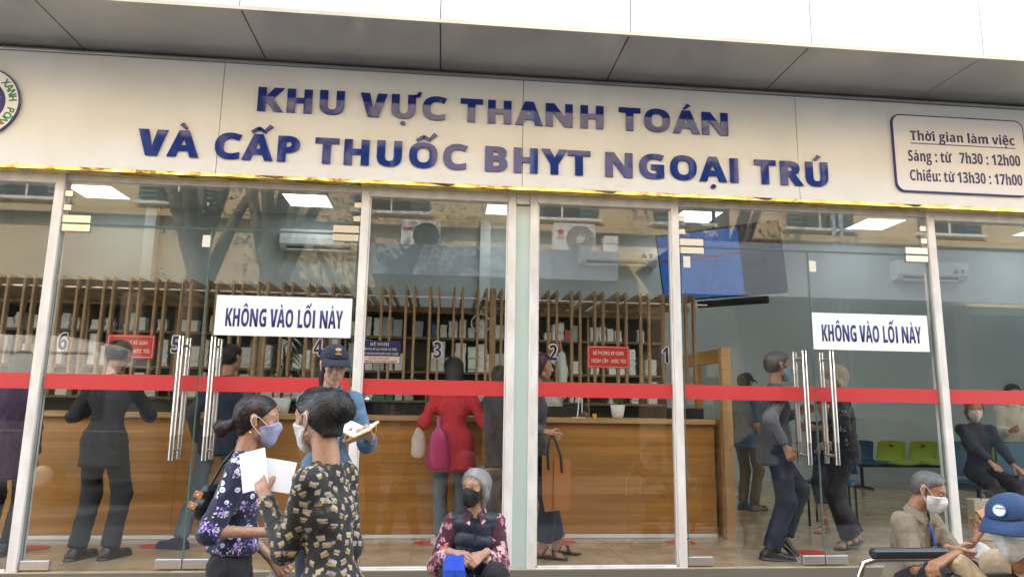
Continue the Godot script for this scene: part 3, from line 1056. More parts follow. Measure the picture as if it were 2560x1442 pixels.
func counter_things() -> void:
	# screens seen from behind
	for a in [[-0.40, "below the navy notice", 0.46], [1.12, "behind the phone stand", 0.34], [2.33, "at the right end", 0.36], [-2.6, "left of the dark suit", 0.44]]:
		var t := thing("computer_screen", "black computer screen on the counter %s" % a[1], "monitor", Vector3(a[0], 1.0405, -1.42))
		part("panel", bbox(Vector3(a[2], 0.10, 0.03), 0.004), mats["black_plastic"], t, Vector3(0, 0.052, 0))
		part("stand", bbox(Vector3(0.06, 0.04, 0.08), 0.004), mats["black_plastic"], t, Vector3(0, 0.02, -0.03))
	var p := thing("potted_plant", "small green plant in a white pot on the counter", "plant", Vector3(1.63, 1.0405, -1.27))
	part("pot", lathe([Vector2(0, 0), Vector2(0.042, 0), Vector2(0.055, 0.03), Vector2(0.068, 0.125), Vector2(0.062, 0.125), Vector2(0.055, 0.10), Vector2(0, 0.10)], 24), mats["white_plastic"], p)
	part("foliage", leaf_tuft(0.0, 0.105, 46, 0.13, 0.02, 5), mats["leaf"], p)
	var d := thing("potted_dracaena", "tall leafy pot plant on the counter under the left notice", "plant", Vector3(-1.45, 1.0405, -1.32))
	part("pot", lathe([Vector2(0, 0), Vector2(0.07, 0), Vector2(0.095, 0.14), Vector2(0.085, 0.14), Vector2(0, 0.12)], 24), mats["white_plastic"], d)
	part("stem", tube([Vector3(0, 0.1, 0), Vector3(0.01, 0.4, 0.01), Vector3(0, 0.62, 0)], [0.012, 0.010], 8), mats["bark"], d)
	var fm := mat("long_leaf", lin(0.12, 0.17, 0.07), 0.45)
	part("foliage", long_leaves(), fm, d)
	var s := thing("phone_stand", "white bent wire phone stand on the counter", "stand", Vector3(1.24, 1.0405, -1.18))
	part("base", bbox(Vector3(0.11, 0.008, 0.07), 0.002), mats["white_plastic"], s, Vector3(0, 0.004, 0))
	part("arm", tube([Vector3(-0.01, 0.006, 0), Vector3(0.0, 0.10, 0), Vector3(0.005, 0.17, 0), Vector3(0.022, 0.185, 0), Vector3(0.035, 0.165, 0), Vector3(0.032, 0.05, 0.0)], [0.006], 8), mats["white_plastic"], s)
	var y := part("sticky_note_block", bbox(Vector3(0.035, 0.04, 0.03), 0.002), mats["carton_yellow"], self, Vector3(1.39, 1.0605, -1.18))
	metas(y, "small yellow note block beside the white phone stand", "note block")
	# bin at the counter
	var b := thing("waste_bin", "grey plastic waste bin before the counter beside the red shirt", "bin", Vector3(0.36, 0.0, -0.72))
	part("bucket", lathe([Vector2(0, 0.003), Vector2(0.10, 0.003), Vector2(0.135, 0.62), Vector2(0.142, 0.62), Vector2(0.142, 0.64), Vector2(0.128, 0.64), Vector2(0.10, 0.05), Vector2(0, 0.05)], 28), mats["grey_plastic"], b)


func leaf_tuft(y0: float, y1: float, n: int, h: float, w: float, sd: int) -> ArrayMesh:
	var r := RandomNumberGenerator.new()
	r.seed = sd
	var s := st()
	for i in n:
		var a := r.randf() * TAU
		var d := Vector3(cos(a), 0, sin(a))
		var side := Vector3(-d.z, 0, d.x) * w * r.randf_range(0.3, 0.6)
		var base := Vector3(0, y1, 0) + d * r.randf() * 0.03
		var mid := base + d * h * 0.25 + Vector3(0, h * r.randf_range(0.4, 0.8), 0)
		var tip := base + d * h * r.randf_range(0.35, 0.8) + Vector3(0, h * r.randf_range(0.5, 1.1), 0)
		quad(s, base - side * 0.4, base + side * 0.4, mid + side, mid - side)
		quad(s, mid - side, mid + side, tip + side * 0.05, tip - side * 0.05)
	return done(s)


func long_leaves() -> ArrayMesh:
	var r := RandomNumberGenerator.new()
	r.seed = 77
	var s := st()
	for i in 46:
		var a := r.randf() * TAU
		var y := r.randf_range(0.28, 0.66)
		var d := Vector3(cos(a), 0, sin(a))
		var side := Vector3(-d.z, 0, d.x) * 0.017
		var l := r.randf_range(0.16, 0.26)
		var prev := Vector3(0, y, 0)
		var pw := 0.3
		for k in 4:
			var u := (k + 1) / 4.0
			var q := Vector3(0, y, 0) + d * l * u + Vector3(0, l * (0.75 * u - 1.05 * u * u), 0)
			var cw := [1.0, 1.0, 0.7, 0.05][k] as float
			quad(s, prev - side * pw, prev + side * pw, q + side * cw, q - side * cw)
			prev = q
			pw = cw
	return done(s)


# ---------------------------------------------------------------- medicine shelves
func build_shelves() -> void:
	var t := thing("medicine_shelves", "dark brown medicine shelves behind the slatted screen", "shelves", Vector3(0, 0, -2.42))
	var x0 := -4.6
	var x1 := 2.48
	var w := x1 - x0
	part("back_board", bbox(Vector3(w, 2.2, 0.02)), mats["shelf_back"], t, Vector3((x0 + x1) / 2, 1.1, -0.37))
	var ys := [1.185, 1.50, 1.868]
	for y in ys:
		part("shelf_board", bbox(Vector3(w, 0.025, 0.35), 0.002), mats["shelf_wood"], t, Vector3((x0 + x1) / 2, y - 0.0125, -0.18))
	part("top_beam", bbox(Vector3(w, 0.07, 0.36), 0.003), mats["slat_wood"], t, Vector3((x0 + x1) / 2, 2.165, -0.18))
	part("lower_cabinet", bbox(Vector3(w, 0.80, 0.36), 0.003), mats["shelf_wood"], t, Vector3((x0 + x1) / 2, 0.41, -0.18))
	var bays := []
	var nb := 8
	for i in nb + 1:
		var x := x0 + w * i / nb
		part("divider", bbox(Vector3(0.025, 2.12, 0.352), 0.002), mats["slat_wood"] if i % 2 else mats["shelf_wood"], t, Vector3(x + (0.013 if i == 0 else -0.013 if i == nb else 0.0), 1.065, -0.18))
		bays.append(x)
	var r := RandomNumberGenerator.new()
	r.seed = 91
	var sizes := [Vector3(0.095, 0.030, 0.09), Vector3(0.075, 0.040, 0.09), Vector3(0.115, 0.034, 0.10), Vector3(0.07, 0.028, 0.08)]
	var kinds := ["white", "white", "white", "grey", "white", "blue", "white", "white", "grey", "white", "white", "green", "white", "grey", "white", "white", "red", "white"]
	var level := ["low", "middle", "top"]
	var ord := ["first", "second", "third", "fourth", "fifth", "sixth", "seventh", "eighth", "ninth", "tenth", "eleventh", "twelfth", "thirteenth"]
	var total := 0
	var rest := st()
	for b in [4, 5, 6, 7, 3, 2, 1, 0]:
		for li in [2, 1, 0]:
			var room: float = [0.30, 0.368, 0.262][li] - 0.03
			var x: float = bays[b] + 0.03
			var nth := -1
			while x < bays[b + 1] - 0.13:
				nth += 1
				var sz: Vector3 = sizes[r.randi() % 4]
				var kd: String = kinds[r.randi() % kinds.size()]
				if b == 6 and li == 2 and x < bays[6] + 0.3: kd = "yellow"
				if b == 5 and li == 1 and r.randf() < 0.3: kd = "yellow"
				var tall := kd == "yellow" or r.randf() < 0.03
				if tall: sz = Vector3(0.045, room * r.randf_range(0.7, 0.95), 0.12)
				var most := int(room / (sz.y + 0.001))
				var cnt := 1 if tall else clampi(int(most * r.randf_range(0.5, 1.1)), 1, most)
				for k in cnt:
					var at := Vector3(x + sz.x / 2 + r.randf_range(-0.004, 0.004), ys[li] + 0.0005 + sz.y * (k + 0.5) + k * 0.0006, -2.49 - r.randf() * 0.02)
					var turn := r.randf_range(-4, 4)
					total += 1
					if total > 298 or b < 3:
						if kd in ["white", "grey"]: add_box(rest, at, sz * 0.99, 0.0, Basis(Vector3.UP, deg_to_rad(turn)))
						continue
					var o := part("medicine_box", bbox(sz, 0.0012), mats["carton_" + kd], self, at)
					o.rotation_degrees.y = turn
					metas(o, "%s medicine box, %s up in %s stack, %s shelf, %s bay from left" % [kd, ord[mini(k, 12)], ord[mini(nth, 12)], level[li], ord[b]], "box", "medicine boxes on the shelves")
				x += sz.x + r.randf_range(0.004, 0.03) + (0.10 if r.randf() < 0.12 else 0.0)
	var ro := part("medicine_boxes", done(rest), mats["carton_white"], self)
	metas(ro, "many small white medicine boxes stacked along the left and low shelves", "boxes", "", "stuff")
	# clock-like fan on a post
	var f := thing("wall_fan", "small white round fan hung at the shelves above number two", "fan", Vector3(0.38, 2.0, -2.18))
	part("cage", ring(0.105, 0.095, 0.05), mats["white_plastic"], f)
	for i in 10:
		var a := TAU * i / 10
		part("cage_wire", tube([Vector3(0, 0, 0.05), Vector3(cos(a) * 0.1, sin(a) * 0.1, 0.045)], [0.002], 5), mats["white_plastic"], f)
	part("motor", lathe([Vector2(0, 0.03), Vector2(0.03, 0.02), Vector2(0.03, -0.05), Vector2(0, -0.06)], 16), mats["white_plastic"], f).rotation_degrees.x = 90
	part("stem", tube([Vector3(0, 0.09, 0.0), Vector3(0, 0.145, 0.0)], [0.012], 8), mats["white_plastic"], f)


# ---------------------------------------------------------------- the street behind the camera, seen in the glass
func build_street() -> void:
	var b := thing("yellow_building", "yellow plaster building across the street, mirrored in the glass", "building", Vector3(0, 0, 11))
	part("wall", bbox(Vector3(40, 8.8, 0.6)), mats["yellow_plaster"], b, Vector3(3, 8.2, 0.3))
	part("arcade_ceiling", bbox(Vector3(40, 0.2, 3.4)), mats["dark_joint"], b, Vector3(3, 3.7, 1.72))
	part("arcade_wall", bbox(Vector3(40, 4.2, 0.2)), mats["shutter_green"], b, Vector3(3, 1.6, 3.5))
	for px in [-15.0, -11.0, -7.0, -2.9, 1.2, 5.0, 9.0, 13.0, 17.0]:
		part("arcade_pillar", bbox(Vector3(0.5, 4.2, 0.5), 0.02), mats["bark"], b, Vector3(px, 1.7, 0.3))
	part("ledge", bbox(Vector3(40, 0.16, 0.22), 0.01), mats["yellow_plaster"], b, Vector3(3, 5.36, -0.11))
	for wx in [-9.5, -6.2, -1.35, 2.75, 5.9, 9.3, 12.8]:
		shuttered_window(b, wx, 6.15)
	for px in [1.95, 9.6, 9.8]:
		part("drain_pipe", tube([Vector3(px, -0.4, -0.14), Vector3(px, 9, -0.14)], [0.06], 12), mats["awning_metal"], b)
	var a := thing("street_awning", "blue grey metal fascia across the street under the outdoor units", "awning", Vector3(0.95, 3.95, 9.9))
	for i in 4:
		part("fascia_sheet", bbox(Vector3(1.45, 0.68, 0.04), 0.003), mats["awning_metal"], a, Vector3(-2.19 + 1.455 * i, 0.34, 0))
	part("roof_sheet", bbox(Vector3(5.85, 0.03, 1.05)), mats["awning_metal"], a, Vector3(0, 0.60, 0.55))
	var a2 := thing("street_awning", "broad grey metal fascia across the street at the right", "awning", Vector3(8.6, 3.4, 8.1))
	for i in 5:
		part("fascia_sheet", bbox(Vector3(1.6, 1.1, 0.04), 0.003), mats["awning_metal"], a2, Vector3(-3.25 + 1.605 * i, 0.55, 0))
	part("roof_sheet", bbox(Vector3(8.1, 0.03, 2.85)), mats["awning_metal"], a2, Vector3(0, 1.0, 1.46))
	for px in [-3.9, 3.9]:
		part("post", tube([Vector3(px, -3.8, 0.2), Vector3(px, 0.98, 0.2)], [0.05], 10), mats["awning_metal"], a2)
	outdoor_unit("white outdoor air unit with a dark fan, mirrored in the left window", Vector3(-0.6, 4.57, 10.35), 0.88, 0.68, false)
	outdoor_unit("white outdoor air unit with a big grille and red logo", Vector3(2.92, 4.57, 10.35), 0.98, 0.76, true)
	outdoor_unit("narrow white outdoor air unit standing end on", Vector3(3.8, 4.57, 10.45), 0.34, 0.52, false)
	tree(Vector3(-4.55, PAVE, 8.0), "leaning grey street tree with two limbs, mirrored in the left door", 5)
	tree(Vector3(-3.45, PAVE, 8.3), "upright grey street tree beside the leaning one", 9)
	tree(Vector3(6.2, PAVE, 9.0), "street tree shading the yellow wall at the right", 13)
	van()
	car()


func shuttered_window(b: Node3D, x: float, y: float) -> void:
	part("window_recess", bbox(Vector3(0.9, 1.5, 0.04)), mats["car_window"], b, Vector3(x, y + 0.25, -0.02))
	for s in [-1.0, 1.0]:
		var sh := part("shutter", bbox(Vector3(0.42, 1.5, 0.03), 0.003), mats["shutter_green"], b, Vector3(x + s * 0.66, y + 0.25, -0.05))
		for i in 12:
			var sl := part("slat", bbox(Vector3(0.34, 0.075, 0.012)), mats["shutter_green"], sh, Vector3(0, -0.62 + i * 0.112, -0.025))
			sl.rotation_degrees.x = 35
	part("window_sill", bbox(Vector3(1.9, 0.07, 0.16), 0.006), mats["white_plastic"], b, Vector3(x, y - 0.54, -0.08))
	part("window_bar", bbox(Vector3(0.04, 1.5, 0.03)), mats["white_plastic"], b, Vector3(x, y + 0.25, -0.055))


func outdoor_unit(label: String, at: Vector3, w: float, h: float, big: bool) -> void:
	var t := thing("outdoor_air_unit", label, "air conditioner", at)
	part("casing", bbox(Vector3(w, h, 0.32), 0.015), mats["white_plastic"], t, Vector3(0, h / 2, 0))
	if w < 0.5:
		write_line("lettering", "MITSUBISHI", "sans", 0.0, mats["grey_plastic"], t, Vector3(0.13, h * 0.62, -0.161), 0.26, 0.03).rotation_degrees.y = 180
		return
	# the side with the fan looks at the street (-z)
	var fx := 0.13 * w
	var r := h * 0.40
	var f := part("fan_opening", lathe([Vector2(0, 0), Vector2(r, 0), Vector2(r + 0.02, -0.012), Vector2(r + 0.025, 0.0)], 36, false), mats["black_plastic"] if not big else mats["grey_plastic"], t, Vector3(fx, h * 0.5, -0.162))
	f.rotation_degrees.x = 90
	var s := st()
	for i in 20:
		var a := TAU * i / 20
		add_tube(s, [Vector3(cos(a) * 0.09, sin(a) * 0.09, -0.02), Vector3(cos(a + 0.22) * r * 0.6, sin(a + 0.22) * r * 0.6, -0.024), Vector3(cos(a + 0.3) * r, sin(a + 0.3) * r, -0.02)], [0.006], 4)
	part("fan_grille", done(s), mats["white_plastic"] if big else mats["grey_plastic"], t, Vector3(fx, h * 0.5, -0.165)).set_meta("kind", "stuff")
	part("fan_hub", lathe([Vector2(0, 0.02), Vector2(0.09, 0.02), Vector2(0.09, 0.0)], 20, false), mats["white_plastic"] if big else mats["black_plastic"], t, Vector3(fx, h * 0.5, -0.172)).rotation_degrees.x = -90
	if big:
		part("logo_disc", prism(circle(0.065, 24), 0.004), mats["red_print"], t, Vector3(-w * 0.34, h * 0.72, -0.165))
		write_line("lettering", "LG", "sans", 0.0, mats["grey_plastic"], t, Vector3(-w * 0.27, h * 0.5, -0.162), 0.15, 0.09).rotation_degrees.y = 180
	else:
		part("badge", bbox(Vector3(0.24, 0.055, 0.004)), mats["red_print"], t, Vector3(-w * 0.32, h * 0.72, -0.162))


func tree(at: Vector3, label: String, sd: int) -> void:
	var r := RandomNumberGenerator.new()
	r.seed = sd
	var t := thing("street_tree", label, "tree", at)
	var s := st()
	var lean := r.randf_range(-0.12, 0.05)
	add_tube(s, [Vector3.ZERO, Vector3(0.02, 1.2, 0), Vector3(lean * 2, 3.2, 0.05), Vector3(lean * 3, 4.4, 0.1)], [0.34, 0.26, 0.22, 0.19], 14)
	var tops := []
	for i in 5:
		var a := TAU * i / 5 + r.randf()
		var b0 := Vector3(lean * 2.4, 3.3 + 0.25 * i, 0.06)
		var b1 := b0 + Vector3(cos(a) * 0.7, 1.9, sin(a) * 0.7)
		var b2 := b1 + Vector3(cos(a) * 1.3, 2.0 + r.randf(), sin(a) * 1.3)
		add_tube(s, [b0, b1, b2], [0.15, 0.10, 0.04], 10)
		tops.append(b1.lerp(b2, 0.5))
		tops.append(b2)
		tops.append(b2 + Vector3(r.randf_range(-0.6, 0.6), 0.6, r.randf_range(-0.6, 0.6)))
	part("trunk", done(s), mats["bark"], t)
	var v := PackedVector3Array()
	var nn := PackedVector3Array()
	for c in tops:
		for i in 190:
			var p: Vector3 = c + Vector3(r.randfn(0, 0.5), r.randfn(0, 0.38), r.randfn(0, 0.5))
			leaf_into(v, nn, p, r, 0.10)
	# low sprays of leaves on the trunk
	for k in 7:
		var c := Vector3(lean * 2 + r.randf_range(-0.6, 0.6), r.randf_range(3.1, 5.3), r.randf_range(-0.5, -0.2))
		for i in 36:
			leaf_into(v, nn, c + Vector3(r.randfn(0, 0.17), r.randfn(0, 0.13), r.randfn(0, 0.15)), r, 0.085)
	var arr := []
	arr.resize(Mesh.ARRAY_MAX)
	arr[Mesh.ARRAY_VERTEX] = v
	arr[Mesh.ARRAY_NORMAL] = nn
	var am := ArrayMesh.new()
	am.add_surface_from_arrays(Mesh.PRIMITIVE_TRIANGLES, arr)
	part("crown", am, mats["leaf"], t).set_meta("kind", "stuff")


func leaf_into(v: PackedVector3Array, nn: PackedVector3Array, p: Vector3, r: RandomNumberGenerator, l: float) -> void:
	var d := Vector3(r.randfn(), r.randfn() * 0.6 - 0.3, r.randfn()).normalized()
	var u := frame_of(d)
	var side := u.x * l * 0.28
	var n := u.z
	for q in [p, p + d * l * 0.5 + side, p + d * l, p, p + d * l, p + d * l * 0.5 - side]:
		v.append(q)
		nn.append(n)


func wheel_at(t: Node3D, at: Vector3, r: float) -> void:
	var w := part("wheel", lathe([Vector2(r * 0.62, -0.1), Vector2(r * 0.97, -0.1), Vector2(r, -0.07), Vector2(r, 0.07), Vector2(r * 0.97, 0.1), Vector2(r * 0.62, 0.1)], 32), mats["tyre"], t, at)
	w.rotation_degrees.x = 90
	part("rim", lathe([Vector2(0, -0.09), Vector2(r * 0.2, -0.095), Vector2(r * 0.62, -0.07), Vector2(r * 0.62, 0.09), Vector2(0, 0.08)], 24), mats["grey_plastic"], w)


func van() -> void:
	var t := thing("parked_van", "grey minibus with white high roof in the street, mirrored in the left door", "van", Vector3(-6.7, PAVE, 7.66))
	# side outline, front of the van at +x; glass side towards the hospital is -z
	var out := PackedVector2Array([Vector2(-2.7, 0.32), Vector2(2.15, 0.32), Vector2(2.3, 0.5), Vector2(2.28, 1.0), Vector2(1.95, 1.22), Vector2(1.45, 1.95), Vector2(1.0, 2.4), Vector2(0.6, 2.52), Vector2(-2.5, 2.55), Vector2(-2.7, 2.4)])
	var s := st()
	add_prism(s, out, 1.75, Transform3D(Basis(), Vector3(0, 0, -0.88)))
	part("body", done(s), mats["van_grey"], t)
	s = st()
	add_prism(s, PackedVector2Array([Vector2(-2.73, 1.90), Vector2(1.48, 1.90), Vector2(1.0, 2.43), Vector2(0.6, 2.56), Vector2(-2.5, 2.59), Vector2(-2.73, 2.44)]), 1.79, Transform3D(Basis(), Vector3(0, 0, -0.90)))
	part("high_roof", done(s), mats["car_white"], t)
	for w in [[-1.8, 1.1], [-0.5, 1.25], [0.8, 0.95]]:
		for z in [-0.885, 0.875]:
			part("side_window", prism(rounded(w[1], 0.55, 0.08), 0.008), mats["car_window"], t, Vector3(w[0], 1.48, z))
	part("roof_gutter", bbox(Vector3(3.6, 0.03, 0.02)), mats["grey_plastic"], t, Vector3(-0.8, 2.3, -0.905))
	part("windscreen", bbox(Vector3(0.02, 0.84, 1.5)), mats["car_window"], t, Vector3(1.72, 1.68, 0)).rotation_degrees.z = 33
	part("door_line", bbox(Vector3(4.2, 0.015, 0.01)), mats["grey_plastic"], t, Vector3(-0.1, 1.05, -0.885))
	for x in [-1.75, 0.45]:
		for z in [-0.82, 0.82]:
			wheel_at(t, Vector3(x, 0.34, z), 0.335)
	for z in [-0.6, 0.6]:
		part("headlight", bbox(Vector3(0.05, 0.18, 0.3), 0.02), mats["patch_metal"], t, Vector3(2.28, 0.85, z))


func car() -> void:
	var t := thing("parked_car", "dark blue car parked in the street, mirrored in the right window", "car", Vector3(6.6, PAVE, 5.4))
	var low := PackedVector2Array([Vector2(-2.1, 0.3), Vector2(2.1, 0.3), Vector2(2.15, 0.6), Vector2(2.0, 0.82), Vector2(1.0, 0.98), Vector2(-1.9, 1.0), Vector2(-2.15, 0.85)])
	var s := st()
	add_prism(s, low, 1.7, Transform3D(Basis(), Vector3(0, 0, -0.85)))
	part("body", done(s), mats["car_dark"], t)
	s = st()
	add_prism(s, PackedVector2Array([Vector2(-1.75, 0.99), Vector2(1.0, 0.975), Vector2(0.35, 1.42), Vector2(-1.1, 1.46)]), 1.4, Transform3D(Basis(), Vector3(0, 0, -0.7)))
	part("cabin", done(s), mats["car_window"], t)
	part("roof", bbox(Vector3(1.5, 0.03, 1.36), 0.012), mats["car_dark"], t, Vector3(-0.38, 1.46, 0))
	for x in [-1.3, 1.35]:
		for z in [-0.78, 0.78]:
			wheel_at(t, Vector3(x, 0.31, z), 0.305)


# ---------------------------------------------------------------- soft bodies: tapered capsules joined smoothly and meshed as surface nets
class Blob:
	var prims := []
	var cuts := []

	func cone(a: Vector3, b: Vector3, ra: float, rb: float, n := Vector3.ZERO, fl := 1.0, clips := []) -> void:
		prims.append([a, b, ra, rb, n, fl, clips])

	func ball(a: Vector3, r: float) -> void:
		prims.append([a, a + Vector3(0, 0.0005, 0), r, r, Vector3.ZERO, 1.0, []])

	func cut(c: Vector3, r: Vector3) -> void:
		cuts.append([c, r])

	func mesh(cell: float, k: float) -> Array:
		var m := 3.0 / k
		var lo := Vector3.ONE * 1e9
		var hi := -lo
		for p in prims:
			var r: float = maxf(p[2], p[3]) + m
			lo = lo.min(p[0].min(p[1]) - Vector3.ONE * r)
			hi = hi.max(p[0].max(p[1]) + Vector3.ONE * r)
		lo -= Vector3.ONE * cell * 1.37
		hi += Vector3.ONE * cell * 2.0
		var nx := int((hi.x - lo.x) / cell) + 2
		var ny := int((hi.y - lo.y) / cell) + 2
		var nz := int((hi.z - lo.z) / cell) + 2
		var nxy := nx * ny
		var acc := PackedFloat32Array()
		acc.resize(nxy * nz)
		for p in prims:
			var a: Vector3 = p[0]
			var ba: Vector3 = p[1] - a
			var ra: float = p[2]
			var dr: float = p[3] - ra
			var n: Vector3 = p[4]
			var f1: float = 1.0 / p[5] - 1.0
			var flat := f1 > 0.001
			if flat: ba += n * (ba.dot(n) * f1)
			var ib := 1.0 / maxf(ba.length_squared(), 1e-9)
			var clips: Array = p[6]
			var r: float = maxf(ra, p[3]) + m
			var l0: Vector3 = (p[0].min(p[1]) - Vector3.ONE * r - lo) / cell
			var h0: Vector3 = (p[0].max(p[1]) + Vector3.ONE * r - lo) / cell
			var x0 := maxi(int(l0.x), 0)
			var x1 := mini(int(h0.x) + 2, nx)
			for zi in range(maxi(int(l0.z), 0), mini(int(h0.z) + 2, nz)):
				for yi in range(maxi(int(l0.y), 0), mini(int(h0.y) + 2, ny)):
					var i := zi * nxy + yi * nx + x0
					var q0 := lo + Vector3(x0, yi, zi) * cell - a
					for xi in range(x0, x1):
						var q := q0
						if flat: q += n * (q.dot(n) * f1)
						var d := (q - ba * clampf(q.dot(ba) * ib, 0.0, 1.0)).length() - (ra + dr * clampf(q.dot(ba) * ib, 0.0, 1.0))
						if d < m:
							for c in clips:
								d = maxf(d, (q0 + a - c[0]).dot(c[1]))
							acc[i] += exp(-k * d)
						i += 1
						q0.x += cell
		for c in cuts:
			var r: Vector3 = c[1]
			var rm := minf(r.x, minf(r.y, r.z))
			var l0: Vector3 = (c[0] - r * 1.3 - lo) / cell
			var h0: Vector3 = (c[0] + r * 1.3 - lo) / cell
			for zi in range(maxi(int(l0.z), 0), mini(int(h0.z) + 2, nz)):
				for yi in range(maxi(int(l0.y), 0), mini(int(h0.y) + 2, ny)):
					for xi in range(maxi(int(l0.x), 0), mini(int(h0.x) + 2, nx)):
						var q: Vector3 = (lo + Vector3(xi, yi, zi) * cell - c[0]) / r
						var i := zi * nxy + yi * nx + xi
						acc[i] = minf(acc[i], exp(k * (q.length() - 1.0) * rm))
		# surface nets
		var ins := PackedByteArray()
		ins.resize(acc.size())
		for i in acc.size():
			if acc[i] > 1.0: ins[i] = 1
		var vid := PackedInt32Array()
		vid.resize(acc.size())
		var v := PackedVector3Array()
		var idx := PackedInt32Array()
		var off := PackedInt32Array([0, 1, nx, nx + 1, nxy, nxy + 1, nxy + nx, nxy + nx + 1])
		var ed := PackedInt32Array([0, 1, 2, 3, 4, 5, 6, 7, 0, 2, 1, 3, 4, 6, 5, 7, 0, 4, 1, 5, 2, 6, 3, 7])
		var fld := PackedFloat32Array()
		fld.resize(8)
		for zi in nz - 1:
			for yi in ny - 1:
				var row := zi * nxy + yi * nx
				for xi in nx - 1:
					var i := row + xi
					var cnt := ins[i] + ins[i + 1] + ins[i + nx] + ins[i + nx + 1] + ins[i + nxy] + ins[i + nxy + 1] + ins[i + nxy + nx] + ins[i + nxy + nx + 1]
					if cnt == 0 or cnt == 8: continue
					for c in 8:
						var w := acc[i + off[c]]
						fld[c] = minf(-log(w) / k, m) if w > 1e-9 else m
					var s := Vector3.ZERO
					var ns := 0
					for e in 12:
						var c0 := ed[e * 2]
						var c1 := ed[e * 2 + 1]
						var f0 := fld[c0]
						var fb := fld[c1]
						if (f0 < 0.0) != (fb < 0.0):
							var t := f0 / (f0 - fb)
							var p0 := Vector3(c0 & 1, (c0 >> 1) & 1, c0 >> 2)
							var p1 := Vector3(c1 & 1, (c1 >> 1) & 1, c1 >> 2)
							s += p0.lerp(p1, t)
							ns += 1
					if ns == 0:
						s = Vector3.ONE * 0.5
						ns = 1
					v.append(lo + (Vector3(xi, yi, zi) + s / ns) * cell)
					vid[i] = v.size() - 1
					if xi > 0 and yi > 0 and zi > 0:
						# edges leaving corner 0
						if ins[i] != ins[i + 1]:
							net(idx, vid[i], vid[i - nx], vid[i - nx - nxy], vid[i - nxy], ins[i] == 1)
						if ins[i] != ins[i + nx]:
							net(idx, vid[i], vid[i - nxy], vid[i - nxy - 1], vid[i - 1], ins[i] == 1)
						if ins[i] != ins[i + nxy]:
							net(idx, vid[i], vid[i - 1], vid[i - 1 - nx], vid[i - nx], ins[i] == 1)
		return [v, idx]

	func net(idx: PackedInt32Array, a: int, b: int, c: int, d: int, flip: bool) -> void:
		if flip:
			idx.append_array(PackedInt32Array([a, d, c, a, c, b]))
		else:
			idx.append_array(PackedInt32Array([a, b, c, a, c, d]))


func merged(list: Array) -> Array:
	var v := PackedVector3Array()
	var idx := PackedInt32Array()
	for e in list:
		var n := v.size()
		var t: Transform3D = e[1]
		v.append_array(t * (e[0][0] as PackedVector3Array))
		var src: PackedInt32Array = e[0][1]
		var mirror := t.basis.determinant() < 0
		for i in range(0, src.size(), 3):
			idx.append(src[i] + n)
			idx.append(src[i + (2 if mirror else 1)] + n)
			idx.append(src[i + (1 if mirror else 2)] + n)
	return [v, idx]


func face_normals(v: PackedVector3Array, idx: PackedInt32Array) -> PackedVector3Array:
	var n := PackedVector3Array()
	n.resize(v.size())
	for i in range(0, idx.size(), 3):
		var a := idx[i]
		var b := idx[i + 1]
		var c := idx[i + 2]
		var f := (v[c] - v[a]).cross(v[b] - v[a])
		n[a] += f
		n[b] += f
		n[c] += f
	for i in n.size():
		n[i] = n[i].normalized()
	return n


# mesh from [points, triangles]; cloth folds push the points along their normals
func skin_mesh(e: Array, amp := 0.0, freq := Vector3(9, 6, 9), sd := 1) -> ArrayMesh:
	var v: PackedVector3Array = e[0]
	var idx: PackedInt32Array = e[1]
	var n := face_normals(v, idx)
	if amp > 0.0:
		var f := FastNoiseLite.new()
		f.seed = sd
		f.noise_type = FastNoiseLite.TYPE_SIMPLEX_SMOOTH
		f.frequency = 1.0
		f.fractal_octaves = 2
		f.fractal_type = FastNoiseLite.FRACTAL_RIDGED
		f.domain_warp_enabled = true
		f.domain_warp_amplitude = 0.6
		f.domain_warp_frequency = 0.6
		for i in v.size():
			var p := v[i] * freq
			v[i] += n[i] * (f.get_noise_3d(p.x, p.y, p.z) * amp)
		n = face_normals(v, idx)
	var arr := []
	arr.resize(Mesh.ARRAY_MAX)
	arr[Mesh.ARRAY_VERTEX] = v
	arr[Mesh.ARRAY_NORMAL] = n
	arr[Mesh.ARRAY_INDEX] = idx
	var am := ArrayMesh.new()
	am.add_surface_from_arrays(Mesh.PRIMITIVE_TRIANGLES, arr)
	return am


# ---------------------------------------------------------------- heads, hair, masks, hands (made once, placed many times)
var shapes := {}
const BACK := Vector3(0, 0, -1)


